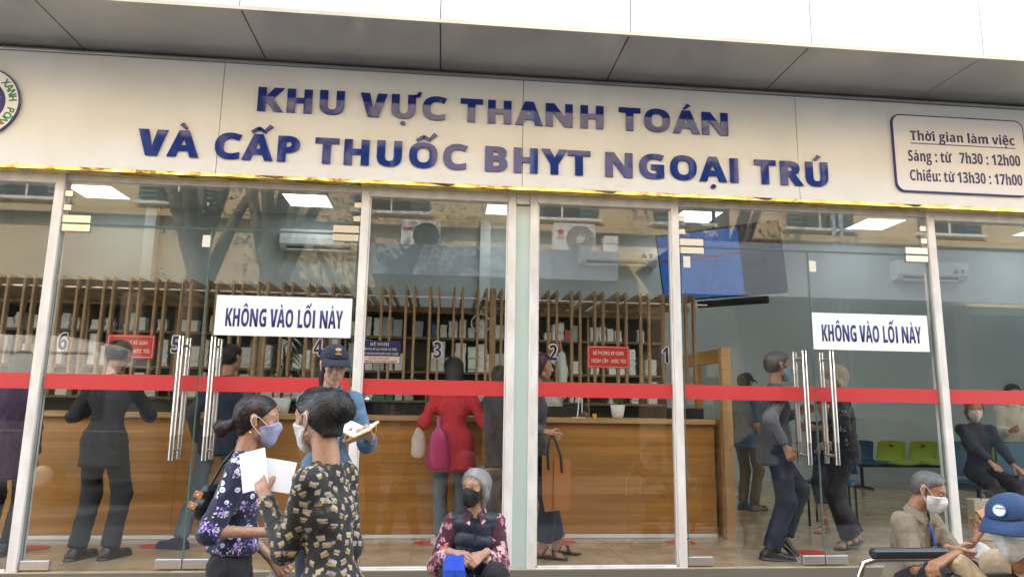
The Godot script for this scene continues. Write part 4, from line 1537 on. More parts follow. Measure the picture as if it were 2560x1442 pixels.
# origin between the ears, face towards +z, about 0.225 tall
func head_shape() -> Array:
	if shapes.has("head"): return shapes["head"]
	var b := Blob.new()
	var X := Vector3.RIGHT
	b.cone(Vector3(0, 0.030, -0.022), Vector3(0, 0.034, 0.012), 0.076, 0.074, X, 0.93)
	b.cone(Vector3(0, 0.005, 0.034), Vector3(0, -0.055, 0.040), 0.056, 0.040)
	b.cone(Vector3(-0.032, -0.058, 0.022), Vector3(0.0, -0.088, 0.060), 0.024, 0.017)
	b.cone(Vector3(0.032, -0.058, 0.022), Vector3(0.0, -0.088, 0.060), 0.024, 0.017)
	for s in [-1.0, 1.0]:
		b.cone(Vector3(s * 0.038, -0.012, 0.058), Vector3(s * 0.030, -0.035, 0.060), 0.020, 0.018)
		b.cone(Vector3(s * 0.012, 0.030, 0.083), Vector3(s * 0.040, 0.028, 0.070), 0.008, 0.008)
		b.cone(Vector3(s * 0.077, 0.016, -0.010), Vector3(s * 0.074, -0.022, 0.000), 0.015, 0.010, Vector3.RIGHT, 0.5)
		b.cone(Vector3(s * 0.010, -0.024, 0.094), Vector3(s * 0.011, -0.026, 0.090), 0.0065, 0.0065)
		b.cut(Vector3(s * 0.031, 0.008, 0.101), Vector3(0.017, 0.011, 0.016))
	b.cone(Vector3(0, 0.014, 0.086), Vector3(0, -0.022, 0.103), 0.006, 0.009)
	b.cone(Vector3(-0.017, -0.049, 0.083), Vector3(0.017, -0.049, 0.083), 0.0055, 0.0055)
	b.cone(Vector3(-0.013, -0.060, 0.081), Vector3(0.013, -0.060, 0.081), 0.0060, 0.0060)
	b.cone(Vector3(0, -0.045, -0.018), Vector3(0, -0.165, -0.030), 0.046, 0.050)
	shapes["head"] = b.mesh(0.0045, 170.0)
	return shapes["head"]


func hair_shape(kind: String) -> ArrayMesh:
	var key := "hair_" + kind
	if shapes.has(key): return shapes[key]
	var b := Blob.new()
	var X := Vector3.RIGHT
	# the plane of the hair line: above the brow, before the ear, down to the nape
	var line := [Vector3(0, 0.078, 0.080), Vector3(0, -0.66, 0.75).normalized()]
	var nape := [Vector3(0, -0.07, 0), Vector3(0, -1, 0)]
	match kind:
		"short", "thin":
			nape[0] = Vector3(0, -0.045, 0)
			line[0] = Vector3(0, 0.083 if kind == "short" else 0.098, 0.075)
			b.cone(Vector3(0, 0.032, -0.026), Vector3(0, 0.042, 0.010), 0.081, 0.078, X, 0.95, [line, nape])
			b.cone(Vector3(0, -0.01, -0.035), Vector3(0, -0.05, -0.040), 0.062, 0.048, X, 1.0, [line, nape])
		"bun":
			b.cone(Vector3(0, 0.032, -0.024), Vector3(0, 0.038, 0.012), 0.083, 0.080, X, 0.95, [line, nape])
			b.cone(Vector3(0, -0.01, -0.038), Vector3(0, -0.045, -0.042), 0.064, 0.050, X, 1.0, [line, nape])
			b.cone(Vector3(0, -0.02, -0.105), Vector3(0, -0.045, -0.145), 0.020, 0.034)
			b.cone(Vector3(0, -0.05, -0.15), Vector3(0, -0.075, -0.155), 0.034, 0.018)
		"high_bun":
			b.cone(Vector3(0, 0.032, -0.024), Vector3(0, 0.038, 0.012), 0.083, 0.080, X, 0.95, [line, nape])
			b.cone(Vector3(0, -0.01, -0.038), Vector3(0, -0.055, -0.048), 0.066, 0.046, X, 1.0, [line, nape])
			b.cone(Vector3(0.0, 0.055, -0.095), Vector3(0, 0.02, -0.115), 0.042, 0.046)
		"pony":
			b.cone(Vector3(0, 0.032, -0.024), Vector3(0, 0.038, 0.012), 0.082, 0.079, X, 0.95, [line, nape])
			b.cone(Vector3(0, -0.01, -0.045), Vector3(0, -0.09, -0.06), 0.066, 0.05, X, 1.0, [line])
			b.cone(Vector3(-0.045, -0.05, -0.045), Vector3(-0.05, -0.13, -0.04), 0.032, 0.018)
			b.cone(Vector3(0, -0.06, -0.07), Vector3(-0.02, -0.24, -0.075), 0.045, 0.02)
		"bob":
			b.cone(Vector3(0, 0.034, -0.026), Vector3(0, 0.042, 0.008), 0.086, 0.082, X, 0.97, [line])
			b.cone(Vector3(0, -0.01, -0.038), Vector3(0, -0.085, -0.040), 0.074, 0.050, X, 1.08, [line])
			for s in [-1.0, 1.0]:
				b.cone(Vector3(s * 0.062, 0.035, 0.02), Vector3(s * 0.066, -0.035, -0.012), 0.024, 0.022)
				b.cone(Vector3(s * 0.062, -0.03, -0.02), Vector3(s * 0.05, -0.095, -0.03), 0.026, 0.016)
		"long":
			b.cone(Vector3(0, 0.034, -0.026), Vector3(0, 0.042, 0.008), 0.086, 0.082, X, 0.97, [line])
			b.cone(Vector3(0, -0.01, -0.045), Vector3(0, -0.22, -0.06), 0.080, 0.085, Vector3(0, 0, 1), 0.7, [line])
	var e := b.mesh(0.0055, 150.0)
	shapes[key] = with_strands(skin_mesh(e, 0.0013, Vector3(80, 18, 26), 3), kind)
	return shapes[key]


# locks of hair lying on the hair's surface: thin tapering ribbons that follow the combing
func with_strands(base: ArrayMesh, kind: String) -> ArrayMesh:
	var arr := base.surface_get_arrays(0)
	var v: PackedVector3Array = arr[Mesh.ARRAY_VERTEX]
	var n: PackedVector3Array = arr[Mesh.ARRAY_NORMAL]
	var idx: PackedInt32Array = arr[Mesh.ARRAY_INDEX]
	var r := RandomNumberGenerator.new()
	r.seed = kind.hash()
	var tied := kind in ["bun", "high_bun", "pony"]
	var short := kind in ["short", "thin"]
	var count := v.size()
	for i in 2600:
		var j := r.randi() % count
		var p := v[j]
		var m := n[j]
		if p.y < -0.02 and p.z > 0.02: continue
		var flow := Vector3(p.x * 3.0, -1.0, -0.35)
		if tied: flow = (Vector3(0, -0.01, -0.10) if kind != "high_bun" else Vector3(0, 0.05, -0.10)) - p
		if short: flow = Vector3(p.x * 6.0, -0.35, 0.9 if p.y > 0.07 else -0.6)
		flow += Vector3(r.randfn(), r.randfn(), r.randfn()) * 0.22 * flow.length()
		flow = (flow - m * flow.dot(m)).normalized()
		var side := m.cross(flow).normalized() * r.randf_range(0.0005, 0.0013)
		var l := r.randf_range(0.018, 0.045) * (0.55 if short else 1.0)
		var lift := r.randf_range(0.001, 0.0075) if not tied else r.randf_range(0.0003, 0.0022)
		var q0 := p - m * 0.001
		var q1 := p + flow * l * 0.5 + m * lift
		var q2 := p + flow * l + m * (lift * 0.4 - l * l * 4.0)
		var b0 := v.size()
		for q in [q0 - side, q0 + side, q1 - side, q1 + side, q2]:
			v.append(q)
			n.append((m + side.normalized() * 0.2).normalized())
		for k in [0, 1, 3, 0, 3, 2, 2, 3, 4]:
			idx.append(b0 + k)
	var out := []
	out.resize(Mesh.ARRAY_MAX)
	out[Mesh.ARRAY_VERTEX] = v
	out[Mesh.ARRAY_NORMAL] = n
	out[Mesh.ARRAY_INDEX] = idx
	var am := ArrayMesh.new()
	am.add_surface_from_arrays(Mesh.PRIMITIVE_TRIANGLES, out)
	return am


func mask_shape(kind: String) -> ArrayMesh:
	var key := "mask_" + kind
	if shapes.has(key): return shapes[key]
	var b := Blob.new()
	var top := [Vector3(0, -0.004, 0.105), Vector3(0, 1.0, -0.35).normalized()]
	var back := [Vector3(0, -0.03, 0.026), Vector3(0, -0.25, -1).normalized()]
	var low := [Vector3(0, -0.112, 0.06), Vector3(0, -1, 0)]
	var cl := [top, back, low]
	var g := 0.007
	b.cone(Vector3(0, 0.005, 0.034), Vector3(0, -0.055, 0.040), 0.056 + g, 0.042 + g, Vector3.ZERO, 1.0, cl)
	for s in [-1.0, 1.0]:
		b.cone(Vector3(s * 0.032, -0.058, 0.022), Vector3(0, -0.088, 0.060), 0.025 + g, 0.018 + g, Vector3.ZERO, 1.0, cl)
		b.cone(Vector3(s * 0.038, -0.012, 0.058), Vector3(s * 0.030, -0.035, 0.060), 0.020 + g, 0.018 + g, Vector3.ZERO, 1.0, cl)
	b.cone(Vector3(0, 0.0, 0.092), Vector3(0, -0.024, 0.105), 0.012, 0.014, Vector3.ZERO, 1.0, cl)
	if kind == "folded":
		b.cone(Vector3(0, -0.03, 0.100), Vector3(0, -0.085, 0.092), 0.018, 0.018, Vector3.RIGHT, 0.6, cl)
		b.cone(Vector3(0, -0.045, 0.095), Vector3(0, -0.06, 0.095), 0.030, 0.028, Vector3.ZERO, 1.0, cl)
	else:
		b.cone(Vector3(0, -0.045, 0.082), Vector3(0, -0.075, 0.075), 0.026, 0.024, Vector3.ZERO, 1.0, cl)
	shapes[key] = skin_mesh(b.mesh(0.0045, 130.0), 0.0015, Vector3(30, 60, 30), 4)
	return shapes[key]


func loops_shape(x: float) -> ArrayMesh:
	var key := "loops" + str(x)
	if shapes.has(key): return shapes[key]
	var s := st()
	if true:
		add_tube(s, [Vector3(x * 0.056, -0.018, 0.056), Vector3(x * 0.078, 0.018, 0.012), Vector3(x * 0.084, 0.022, -0.012), Vector3(x * 0.086, 0.002, -0.020), Vector3(x * 0.082, -0.018, -0.012), Vector3(x * 0.074, -0.040, 0.008), Vector3(x * 0.050, -0.075, 0.044)], [0.0022], 6)
	shapes[key] = done(s)
	return shapes[key]


func eye_shape() -> ArrayMesh:
	if shapes.has("eye"): return shapes["eye"]
	var s := st()
	s.set_smooth_group(0)
	var n := 10
	for i in n:
		for k in n:
			var p := []
			for c in [[i, k], [i, k + 1], [i + 1, k + 1], [i + 1, k]]:
				var a: float = PI * c[0] / n
				var o: float = TAU * c[1] / n
				p.append(Vector3(sin(a) * cos(o) * 0.0125, cos(a) * 0.0050, sin(a) * sin(o) * 0.010))
			quad(s, p[0], p[1], p[2], p[3])
	shapes["eye"] = done(s)
	return shapes["eye"]


func brow_shape(sg: float) -> ArrayMesh:
	var key := "brow" + str(sg)
	if shapes.has(key): return shapes[key]
	shapes[key] = tube([Vector3(sg * 0.014, 0.030, 0.0905), Vector3(sg * 0.030, 0.035, 0.084), Vector3(sg * 0.048, 0.029, 0.070)], [0.0026, 0.0032, 0.0016], 6)
	return shapes[key]


# wrist at the origin, fingers along +y, palm looks along +z, thumb on the +x side
func hand_shape(curl: float) -> Array:
	var key := "hand%.2f" % curl
	if shapes.has(key): return shapes[key]
	var b := Blob.new()
	b.cone(Vector3(0, -0.03, 0), Vector3(0, 0.012, 0), 0.024, 0.024, Vector3(0, 0, 1), 0.72)
	var xs := [0.028, 0.010, -0.009, -0.026]
	var ln := [0.064, 0.072, 0.066, 0.050]
	for i in 4:
		b.cone(Vector3(xs[i] * 0.5, 0.014, 0), Vector3(xs[i], 0.080, 0.002 * i), 0.0125, 0.0105)
		var p := Vector3(xs[i], 0.083, 0.0)
		var a: float = curl * (0.55 + 0.06 * i) + 0.08
		var sp: float = xs[i] * 2.2 * (1.0 - clampf(curl, 0.0, 1.0))
		for j in 3:
			var d := Vector3(sin(sp), cos(a), sin(a)).normalized()
			var l: float = ln[i] * [0.44, 0.32, 0.24][j]
			b.cone(p, p + d * l, 0.0088 - 0.0008 * j, 0.0082 - 0.0009 * j)
			p += d * l
			a += curl * 0.95
	var tp := Vector3(0.020, 0.020, 0.006)
	var td := Vector3(0.62, 0.70, 0.34 + curl * 0.25).normalized()
	b.cone(tp, tp + td * 0.040, 0.0135, 0.0105)
	tp += td * 0.040
	td = (td + Vector3(-0.25 * curl, 0.35, 0.22 * curl)).normalized()
	b.cone(tp, tp + td * 0.030, 0.0102, 0.0090)
	tp += td * 0.030
	td = (td + Vector3(-0.45 * curl, 0.15, 0.15 * curl)).normalized()
	b.cone(tp, tp + td * 0.024, 0.0090, 0.0075)
	shapes[key] = b.mesh(0.0042, 380.0)
	return shapes[key]


# ---------------------------------------------------------------- a person
func bend(a: Vector3, t: Vector3, l1: float, l2: float, pole: Vector3) -> Array:
	var d := t - a
	var l := clampf(d.length(), absf(l1 - l2) + 0.01, (l1 + l2) * 0.998)
	var u := d.normalized()
	var x := (l * l + l1 * l1 - l2 * l2) / (2 * l)
	var hgt := sqrt(maxf(l1 * l1 - x * x, 0.0))
	var pv := (pole - u * pole.dot(u)).normalized()
	return [a + u * x + pv * hgt, a + u * l]


func person(label: String, s: Dictionary) -> Node3D:
	var at: Vector3 = s.at
	var yaw: float = s.get("yaw", 0.0)
	var t := thing("person", label, "person", at, yaw, s.get("group", ""))
	var inv := Basis(Vector3.UP, deg_to_rad(-yaw))
	var loc := func(p: Vector3) -> Vector3: return inv * (p - at)
	var h: float = s.get("h", 1.58)
	var g: float = h / 1.6 * s.get("w", 1.0) * 0.94
	var cell: float = s.get("cell", 0.017)
	var hip: Vector3 = loc.call(s.hip) if s.has("hip") else Vector3(0, 0.515 * h, 0)
	var lean := deg_to_rad(s.get("lean", 2.0))
	var tb := Basis(Vector3.UP, deg_to_rad(s.get("twist", 0.0))) * Basis(Vector3.RIGHT, lean) * Basis(Vector3(0, 0, 1), deg_to_rad(s.get("tilt", 0.0)))
	var U := tb.y
	var F := tb.z
	var S := tb.x
	var sc := hip + U * 0.292 * h
	var nb := sc + U * 0.028 * h
	var hyaw: float = s.get("hyaw", 0.0)
	var hb := Basis(Vector3.UP, deg_to_rad(hyaw)) * Basis(Vector3.RIGHT, deg_to_rad(s.get("hpitch", 0.0))) * Basis(Vector3(0, 0, 1), deg_to_rad(s.get("hroll", 0.0)))
	var hs := 0.1425 * h / 0.225
	var hc := nb + U * 0.035 * h + hb * Vector3(0, 0.088, 0.018) * hs + F * 0.008
	var ht := Transform3D(hb * Basis.from_scale(Vector3.ONE * hs), hc)
	var sh := {}
	var el := {}
	var wr := {}
	var kn := {}
	var an := {}
	var ws: float = s.get("shoulder", 0.089) * h
	for k in [["l", 1.0], ["r", -1.0]]:
		var c: String = k[0]
		var q: float = k[1]
		sh[c] = sc + S * q * ws - U * 0.018 * h
		var target: Vector3 = loc.call(s["h" + c]) if s.has("h" + c) else sh[c] + Vector3(q * 0.03, -0.315 * h, 0.035)
		var pole: Vector3 = s.get("e" + c, Vector3(q * 0.25, -0.5, -1))
		var b := bend(sh[c], target, 0.172 * h, 0.150 * h, pole)
		el[c] = b[0]
		wr[c] = b[1]
		var hj := hip + S * q * 0.052 * h
		var foot: Vector3 = loc.call(s["f" + c]) if s.has("f" + c) else Vector3(q * 0.075, 0.07, 0)
		var b2 := bend(hj, foot, 0.245 * h, 0.243 * h, s.get("k" + c, Vector3(q * 0.12, 0, 1)))
		kn[c] = b2[0]
		an[c] = b2[1]
	# ---- body
	var b := Blob.new()
	b.cone(hip - S * 0.048 * g, hip + S * 0.048 * g, 0.086 * g, 0.086 * g, F, 0.88)
	b.cone(hip + U * 0.05 * h, hip + U * 0.14 * h, 0.084 * g, 0.082 * g, F, 0.85)
	b.cone(hip + U * 0.20 * h - S * 0.045 * g, hip + U * 0.20 * h + S * 0.045 * g, 0.082 * g, 0.082 * g, F, 0.85)
	b.cone(sh.l - S * 0.02, sh.r + S * 0.02, 0.040 * g, 0.040 * g)
	b.cone(nb - U * 0.02, hc + hb * Vector3(0, -0.075, -0.02) * hs, 0.048 * g, 0.045 * g)
	for c in ["l", "r"]:
		b.cone(sh[c], el[c], 0.037 * g, 0.030 * g)
		b.cone(el[c], wr[c], 0.031 * g, 0.0215 * g)
		b.cone(hip + S * (1.0 if c == "l" else -1.0) * 0.052 * h, kn[c], 0.064 * g, 0.045 * g)
		b.cone(kn[c], an[c], 0.045 * g, 0.031 * g)
	var parts := [[b.mesh(cell, 70.0), Transform3D()], [head_shape(), ht]]
	for k in [["l", 1.0], ["r", -1.0]]:
		var c: String = k[0]
		var d: Vector3 = (loc.call(s["d" + c] + at) if s.has("d" + c) else wr[c] - el[c]).normalized()
		var pn: Vector3 = s.get("p" + c, Vector3(-k[1], 0, 0.15))
		pn = (inv * pn) if s.has("p" + c) else pn
		pn = (pn - d * pn.dot(d)).normalized()
		var xx := d.cross(pn) if c == "r" else pn.cross(d)  # towards the thumb
		var hsz := h / 1.6 * 0.98
		parts.append([hand_shape(s.get("c" + c, 0.55)), Transform3D(Basis(xx * hsz, d * hsz, pn * hsz), wr[c])])
	if s.get("bare_feet", false):
		for c in ["l", "r"]:
			var fb := Blob.new()
			var td := toe_dir(s, c, inv)
			fb.cone(Vector3(0, 0.05, 0), Vector3(0, -0.02, -0.02), 0.034, 0.03)
			fb.cone(Vector3(0, -0.025, -0.02), Vector3(0, -0.042, 0.12), 0.030, 0.022, Vector3.UP, 0.8)
			for j in 5:
				fb.cone(Vector3(-0.026 + 0.013 * j, -0.046, 0.11), Vector3(-0.03 + 0.0145 * j, -0.05, 0.155 - 0.006 * j), 0.011, 0.009)
			parts.append([fb.mesh(0.006, 200.0), Transform3D(td, an[c])])
	var skin: Material = s.get("skin", mats["skin"])
	part("body", skin_mesh(merged(parts)), skin, t)
	# ---- face
	if s.get("face", true):
		for q in [-1.0, 1.0]:
			var ew := part("eye", eye_shape(), mats["eye_white"], t)
			ew.transform = ht * Transform3D(Basis(), Vector3(q * 0.0305, 0.009, 0.0775))
			var ir := part("iris", eye_shape(), mats["eye_dark"], ew)
			var look: Vector3 = s.get("look", Vector3.ZERO)
			ir.transform = Transform3D(Basis.from_scale(Vector3(0.5, 1.0, 0.5)), Vector3(0, 0, 0.0062) + look)
			part("eyebrow", brow_shape(q), s.get("brow", mats["hair_black"]), t).transform = ht
	var hair: Array = s.get("hair", ["short", mats["hair_black"]])
	if hair[0] != "":
		part("hair", hair_shape(hair[0]), hair[1], t).transform = ht
	if s.has("mask"):
		var mk := part("face_mask", mask_shape(s.mask[0]), s.mask[1], t)
		mk.transform = ht
		for q in [-1.0, 1.0]:
			part("ear_loop", loops_shape(q), s.mask[2] if s.mask.size() > 2 else s.mask[1], mk)
	if s.has("cap"):
		cap_on(t, ht, s.cap)
	# ---- clothes
	var sd: int = s.get("seed", 3)
	var L: float = s.get("loose", 0.016)
	if s.has("top"):
		var top: Array = s.top  # material, sleeve share 0..2 (1 elbow, 2 wrist), hem below the hip
		var c := Blob.new()
		var hemp := hip - U * float(top[2])
		var hem := [[hemp, -U]]
		var flare: float = s.get("flare", 0.0)
		c.cone(sh.l - S * 0.01, sh.r + S * 0.01, 0.041 * g + L * 0.45, 0.041 * g + L * 0.45)
		c.cone(hip + U * 0.20 * h - S * 0.046 * g, hip + U * 0.20 * h + S * 0.046 * g, 0.083 * g + L, 0.083 * g + L, F, 0.88, hem)
		var bel: float = s.get("belly", 0.0)
		c.cone(hip + U * 0.06 * h + F * bel * 0.4, hip + U * 0.14 * h, 0.086 * g + L + bel, 0.084 * g + L, F, 0.88, hem)
		c.cone(hip + U * 0.02 * h - S * 0.045 * g, hip + U * 0.02 * h + S * 0.045 * g, 0.087 * g + L + flare * 0.5, 0.087 * g + L + flare * 0.5, F, 0.9, hem)
		if top[2] > 0.05:
			c.cone(hip - S * 0.045 * g, hemp - S * 0.05 * g, 0.085 * g + L + flare * 0.5, 0.085 * g + L + flare, F, 0.9, hem)
			c.cone(hip + S * 0.045 * g, hemp + S * 0.05 * g, 0.085 * g + L + flare * 0.5, 0.085 * g + L + flare, F, 0.9, hem)
		c.cone(nb - U * 0.045 * h, nb - U * 0.002 * h, 0.065 * g, 0.052 * g + L * 0.2, F, 1.0, [[nb + U * 0.004 + F * 0.0, U]])
		var sl: float = top[1]
		var sleeves := Blob.new() if s.has("vest") else c
		var scol: float = s.get("sleeve_loose", 0.7)
		for q in ["l", "r"]:
			var e1: Vector3 = el[q]
			if sl > 0.02:
				var u1 := minf(sl, 1.0)
				var end := (sh[q] as Vector3).lerp(e1, u1)
				var dd := (e1 - sh[q] as Vector3).normalized()
				sleeves.cone(sh[q], e1 if sl >= 1.0 else end + dd * 0.03, 0.039 * g + L * scol * 0.7, 0.032 * g + L * scol * 0.7, Vector3.ZERO, 1.0, [] if sl >= 1.0 else [[end, dd]])
			if sl > 1.0:
				var u2 := sl - 1.0
				var d2 := (wr[q] - el[q] as Vector3).normalized()
				var end2 := (e1 as Vector3).lerp(wr[q], u2)
				sleeves.cone(e1, (wr[q] as Vector3).lerp(wr[q] + d2 * 0.03, u2), 0.032 * g + L * scol * 0.7, 0.024 * g + L * scol * s.get("cuff", 0.6), Vector3.ZERO, 1.0, [[end2, d2]])
		if s.has("vest"):
			part("shirt_sleeves", skin_mesh(sleeves.mesh(cell * 0.85, 75.0), 0.005, Vector3(16, 12, 16), sd + 2), top[0], t)
			part("shirt_collar", collar_shape(nb, hb.scaled(Vector3.ONE), U, F, S, g), top[0], t)
			part("padded_vest", quilted(c.mesh(cell * 0.8, 60.0), s.get("quilt", 0.075)), s.vest, t)
		else:
			part(s.get("top_name", "shirt"), skin_mesh(c.mesh(cell * 0.85, 70.0), s.get("fold", 0.0065), s.get("fold_freq", Vector3(11, 7, 11)), sd), top[0], t)
			if s.get("collar", false):
				part("collar", collar_shape(nb, Basis(), U, F, S, g), top[0], t)
	if s.has("pants"):
		var c := Blob.new()
		var P: float = s.get("pants_loose", 0.014)
		var pf: float = s.get("pants_flare", 0.008)
		c.cone(hip - S * 0.048 * g, hip + S * 0.048 * g, 0.086 * g + P * 0.6, 0.086 * g + P * 0.6, F, 0.9)
		c.cone(hip + U * 0.02 * h, hip + U * 0.07 * h, 0.088 * g, 0.085 * g, F, 0.88, [[hip + U * 0.08 * h, U]])
		for q in [["l", 1.0], ["r", -1.0]]:
			var k: String = q[0]
			var d2: Vector3 = (an[k] - kn[k]).normalized()
			var end: Vector3 = (kn[k] as Vector3).lerp(an[k], s.get("pants_len", 0.97))
			c.cone(hip + S * q[1] * 0.052 * h, kn[k], 0.067 * g + P, 0.047 * g + P)
			c.cone(kn[k], an[k] + d2 * 0.03, 0.047 * g + P, 0.036 * g + P + pf, Vector3.ZERO, 1.0, [[end, d2]])
		part("trousers", skin_mesh(c.mesh(cell, 75.0), s.get("pants_fold", 0.006), Vector3(8, 10, 8), sd + 1), s.pants, t)
	if s.has("shoes"):
		for k in ["l", "r"]:
			var bas := toe_dir(s, k, inv)
			var o := part("shoe", shoe_shape(s.get("shoe_kind", "shoe")), s.shoes, t)
			o.transform = Transform3D(bas, an[k])
	t.set_meta("wr_l", t.transform * (wr.l as Vector3))  # where the left wrist came to lie
	t.set_meta("wr_r", t.transform * (wr.r as Vector3))
	return t


func toe_dir(s: Dictionary, c: String, inv: Basis) -> Basis:
	var td: Vector3 = s.get("t" + c, Vector3.ZERO)
	if td == Vector3.ZERO:
		return Basis(Vector3.UP, deg_to_rad(12.0 if c == "l" else -12.0))
	td = (inv * td).normalized()
	var x := Vector3.UP.cross(td).normalized()
	return Basis(x, td.cross(x), td)


# ankle at the origin, 0.07 above the ground, toes along +z
func shoe_shape(kind: String) -> ArrayMesh:
	var key := "shoe_" + kind
	if shapes.has(key): return shapes[key]
	var b := Blob.new()
	var sole := [Vector3(0, -0.0695, 0), Vector3(0, -1, 0)]
	if kind == "sandal" or kind == "heel":
		var low := [Vector3(0, -0.058, 0), Vector3(0, 1, 0)]
		b.cone(Vector3(0, -0.06, -0.05), Vector3(0, -0.06, 0.15), 0.036, 0.042, Vector3.UP, 0.4, [sole, low])
		b.cone(Vector3(-0.04, -0.05, 0.085), Vector3(0, -0.018, 0.075), 0.012, 0.014)
		b.cone(Vector3(0.04, -0.05, 0.085), Vector3(0, -0.018, 0.075), 0.012, 0.014)
		b.cone(Vector3(-0.038, -0.04, 0.0), Vector3(0.0, 0.012, 0.025), 0.009, 0.009)
		b.cone(Vector3(0.038, -0.04, 0.0), Vector3(0.0, 0.012, 0.025), 0.009, 0.009)
	else:
		b.cone(Vector3(0, -0.035, -0.045), Vector3(0, -0.045, 0.15), 0.040, 0.038, Vector3.UP, 0.85, [sole])
		b.cone(Vector3(0, -0.01, -0.02), Vector3(0, -0.03, 0.06), 0.038, 0.036, Vector3.ZERO, 1.0, [sole])
		b.cone(Vector3(0, -0.062, -0.045), Vector3(0, -0.062, 0.15), 0.046, 0.045, Vector3.UP, 0.3, [sole])
	shapes[key] = skin_mesh(b.mesh(0.0065, 190.0))
	return shapes[key]


func collar_shape(nb: Vector3, _hb: Basis, U: Vector3, F: Vector3, S: Vector3, g: float) -> ArrayMesh:
	var s := st()
	s.set_smooth_group(0)
	var n := 22
	var pr := []
	for i in n + 1:
		var a := lerpf(-2.75, 2.75, float(i) / n)  # open at the throat (a = pi is the front)
		var d := S * sin(a) - F * cos(a)
		var drop := 0.035 * g * pow(absf(a) / 2.75, 2.0)
		var c := nb + F * 0.006
		pr.append([c + d * 0.056 * g + U * (0.026 * g - drop), c + d * 0.064 * g + U * (0.034 * g - drop), c + d * 0.086 * g + U * (-0.010 * g - drop * 1.5)])
	for i in n:
		quad(s, pr[i][0], pr[i + 1][0], pr[i + 1][1], pr[i][1])
		quad(s, pr[i][1], pr[i + 1][1], pr[i + 1][2], pr[i][2])
	return done(s)


# horizontal channels of a padded vest: pushed out between stitch lines
func quilted(e: Array, pitch: float) -> ArrayMesh:
	var v: PackedVector3Array = e[0]
	var idx: PackedInt32Array = e[1]
	var n := face_normals(v, idx)
	for i in v.size():
		var u := fposmod(v[i].y + 0.012 * sin(v[i].x * 22.0), pitch) / pitch
		var puff := 0.010 * sqrt(maxf(0.0, sin(u * PI)))
		if absf(v[i].x) < 0.012 and n[i].z > 0.3: puff *= 0.2
		v[i] += n[i] * puff
	return skin_mesh([v, idx], 0.002, Vector3(25, 30, 25), 8)


func cap_on(t: Node3D, ht: Transform3D, c: Dictionary) -> void:
	if not shapes.has("cap_crown"):
		var b := Blob.new()
		var rim := [Vector3(0, 0.050, 0), Vector3(0, -1, 0.06)]
		b.cone(Vector3(0, 0.040, -0.022), Vector3(0, 0.052, 0.014), 0.090, 0.086, Vector3.RIGHT, 0.95, [rim])
		shapes["cap_crown"] = skin_mesh(b.mesh(0.0055, 150.0))
		var s := st()
		s.set_smooth_group(0)
		var n := 16
		var rows := []
		for i in n + 1:
			var a := lerpf(-1.15, 1.15, float(i) / n)
			var inner := Vector3(sin(a) * 0.083, 0.056, cos(a) * 0.090 + 0.008)
			var reach := 0.075 * pow(cos(a * 0.95), 0.6)
			var outer := inner + Vector3(sin(a) * 0.015, -0.022 - 0.030 * pow(absf(sin(a)), 2.0), reach)
			rows.append([inner, inner.lerp(outer, 0.5) + Vector3(0, 0.006, 0), outer])
		for i in n:
			for j in 2:
				var p: Array = rows[i]
				var q: Array = rows[i + 1]
				quad(s, p[j], q[j], q[j + 1], p[j + 1])
				var dn := Vector3(0, -0.004, 0)
				quad(s, p[j + 1] + dn, q[j + 1] + dn, q[j] + dn, p[j] + dn)
			quad(s, rows[i][2], rows[i + 1][2], rows[i + 1][2] + Vector3(0, -0.004, 0), rows[i][2] + Vector3(0, -0.004, 0))
		shapes["cap_brim"] = done(s)
	var o := part("cap", shapes["cap_crown"], c.m, t)
	o.transform = ht
	if c.get("brim", true):
		part("brim", shapes["cap_brim"], c.m, o)
	if c.has("logo"):
		var lg: Node3D = c.logo.call(o)
		lg.transform = Transform3D(Basis(Vector3.UP, 0.0) * Basis(Vector3.RIGHT, -0.32), Vector3(0, 0.098, 0.094))


# ---------------------------------------------------------------- cloth and prints
func cloth(key: String, c: Color, vary := 0.25, rough := 0.85, sheen := 0.25) -> StandardMaterial3D:
	if mats.has(key): return mats[key]
	var m := mat(key, c, rough)
	if not shapes.has("cloth_tex"):
		shapes["cloth_tex"] = noise_tex(0.03, Color(0.84, 0.84, 0.84), Color(1, 1, 1), 5, 61)
		var wn := noise_tex(0.012, Color.BLACK, Color.WHITE, 4, 62, 7.0)
		wn.noise.fractal_type = FastNoiseLite.FRACTAL_RIDGED
		wn.noise.domain_warp_enabled = true
		wn.noise.domain_warp_amplitude = 18.0
		shapes["weave"] = wn
	tri(m, shapes["cloth_tex"], Vector3.ONE * 3.0, false)
	m.normal_enabled = true
	m.normal_texture = shapes["weave"]
	m.normal_scale = 0.38
	if sheen > 0.0:
		m.rim_enabled = true
		m.rim = sheen
		m.rim_tint = 0.6
	return m


func hair_mat(key: String, c: Color, c2: Color) -> void:
	var m := mat(key, Color.WHITE, 0.42)
	tri(m, noise_tex(0.05, c, c2, 3, 70), Vector3(26, 5, 9), false)
	m.normal_enabled = true
	m.normal_texture = noise_tex(0.08, Color.BLACK, Color.WHITE, 2, 71, 3.0, 256)
	m.normal_scale = 0.6


func blot(im: Image, cx: float, cy: float, rx: float, ry: float, a: float, col: Color) -> void:
	var n := im.get_width()
	var r := int(maxf(rx, ry)) + 1
	for y in range(-r, r + 1):
		for x in range(-r, r + 1):
			var u := (x * cos(a) + y * sin(a)) / rx
			var w := (-x * sin(a) + y * cos(a)) / ry
			if u * u + w * w <= 1.0:
				im.set_pixel(posmod(int(cx) + x, n), posmod(int(cy) + y, n), col)


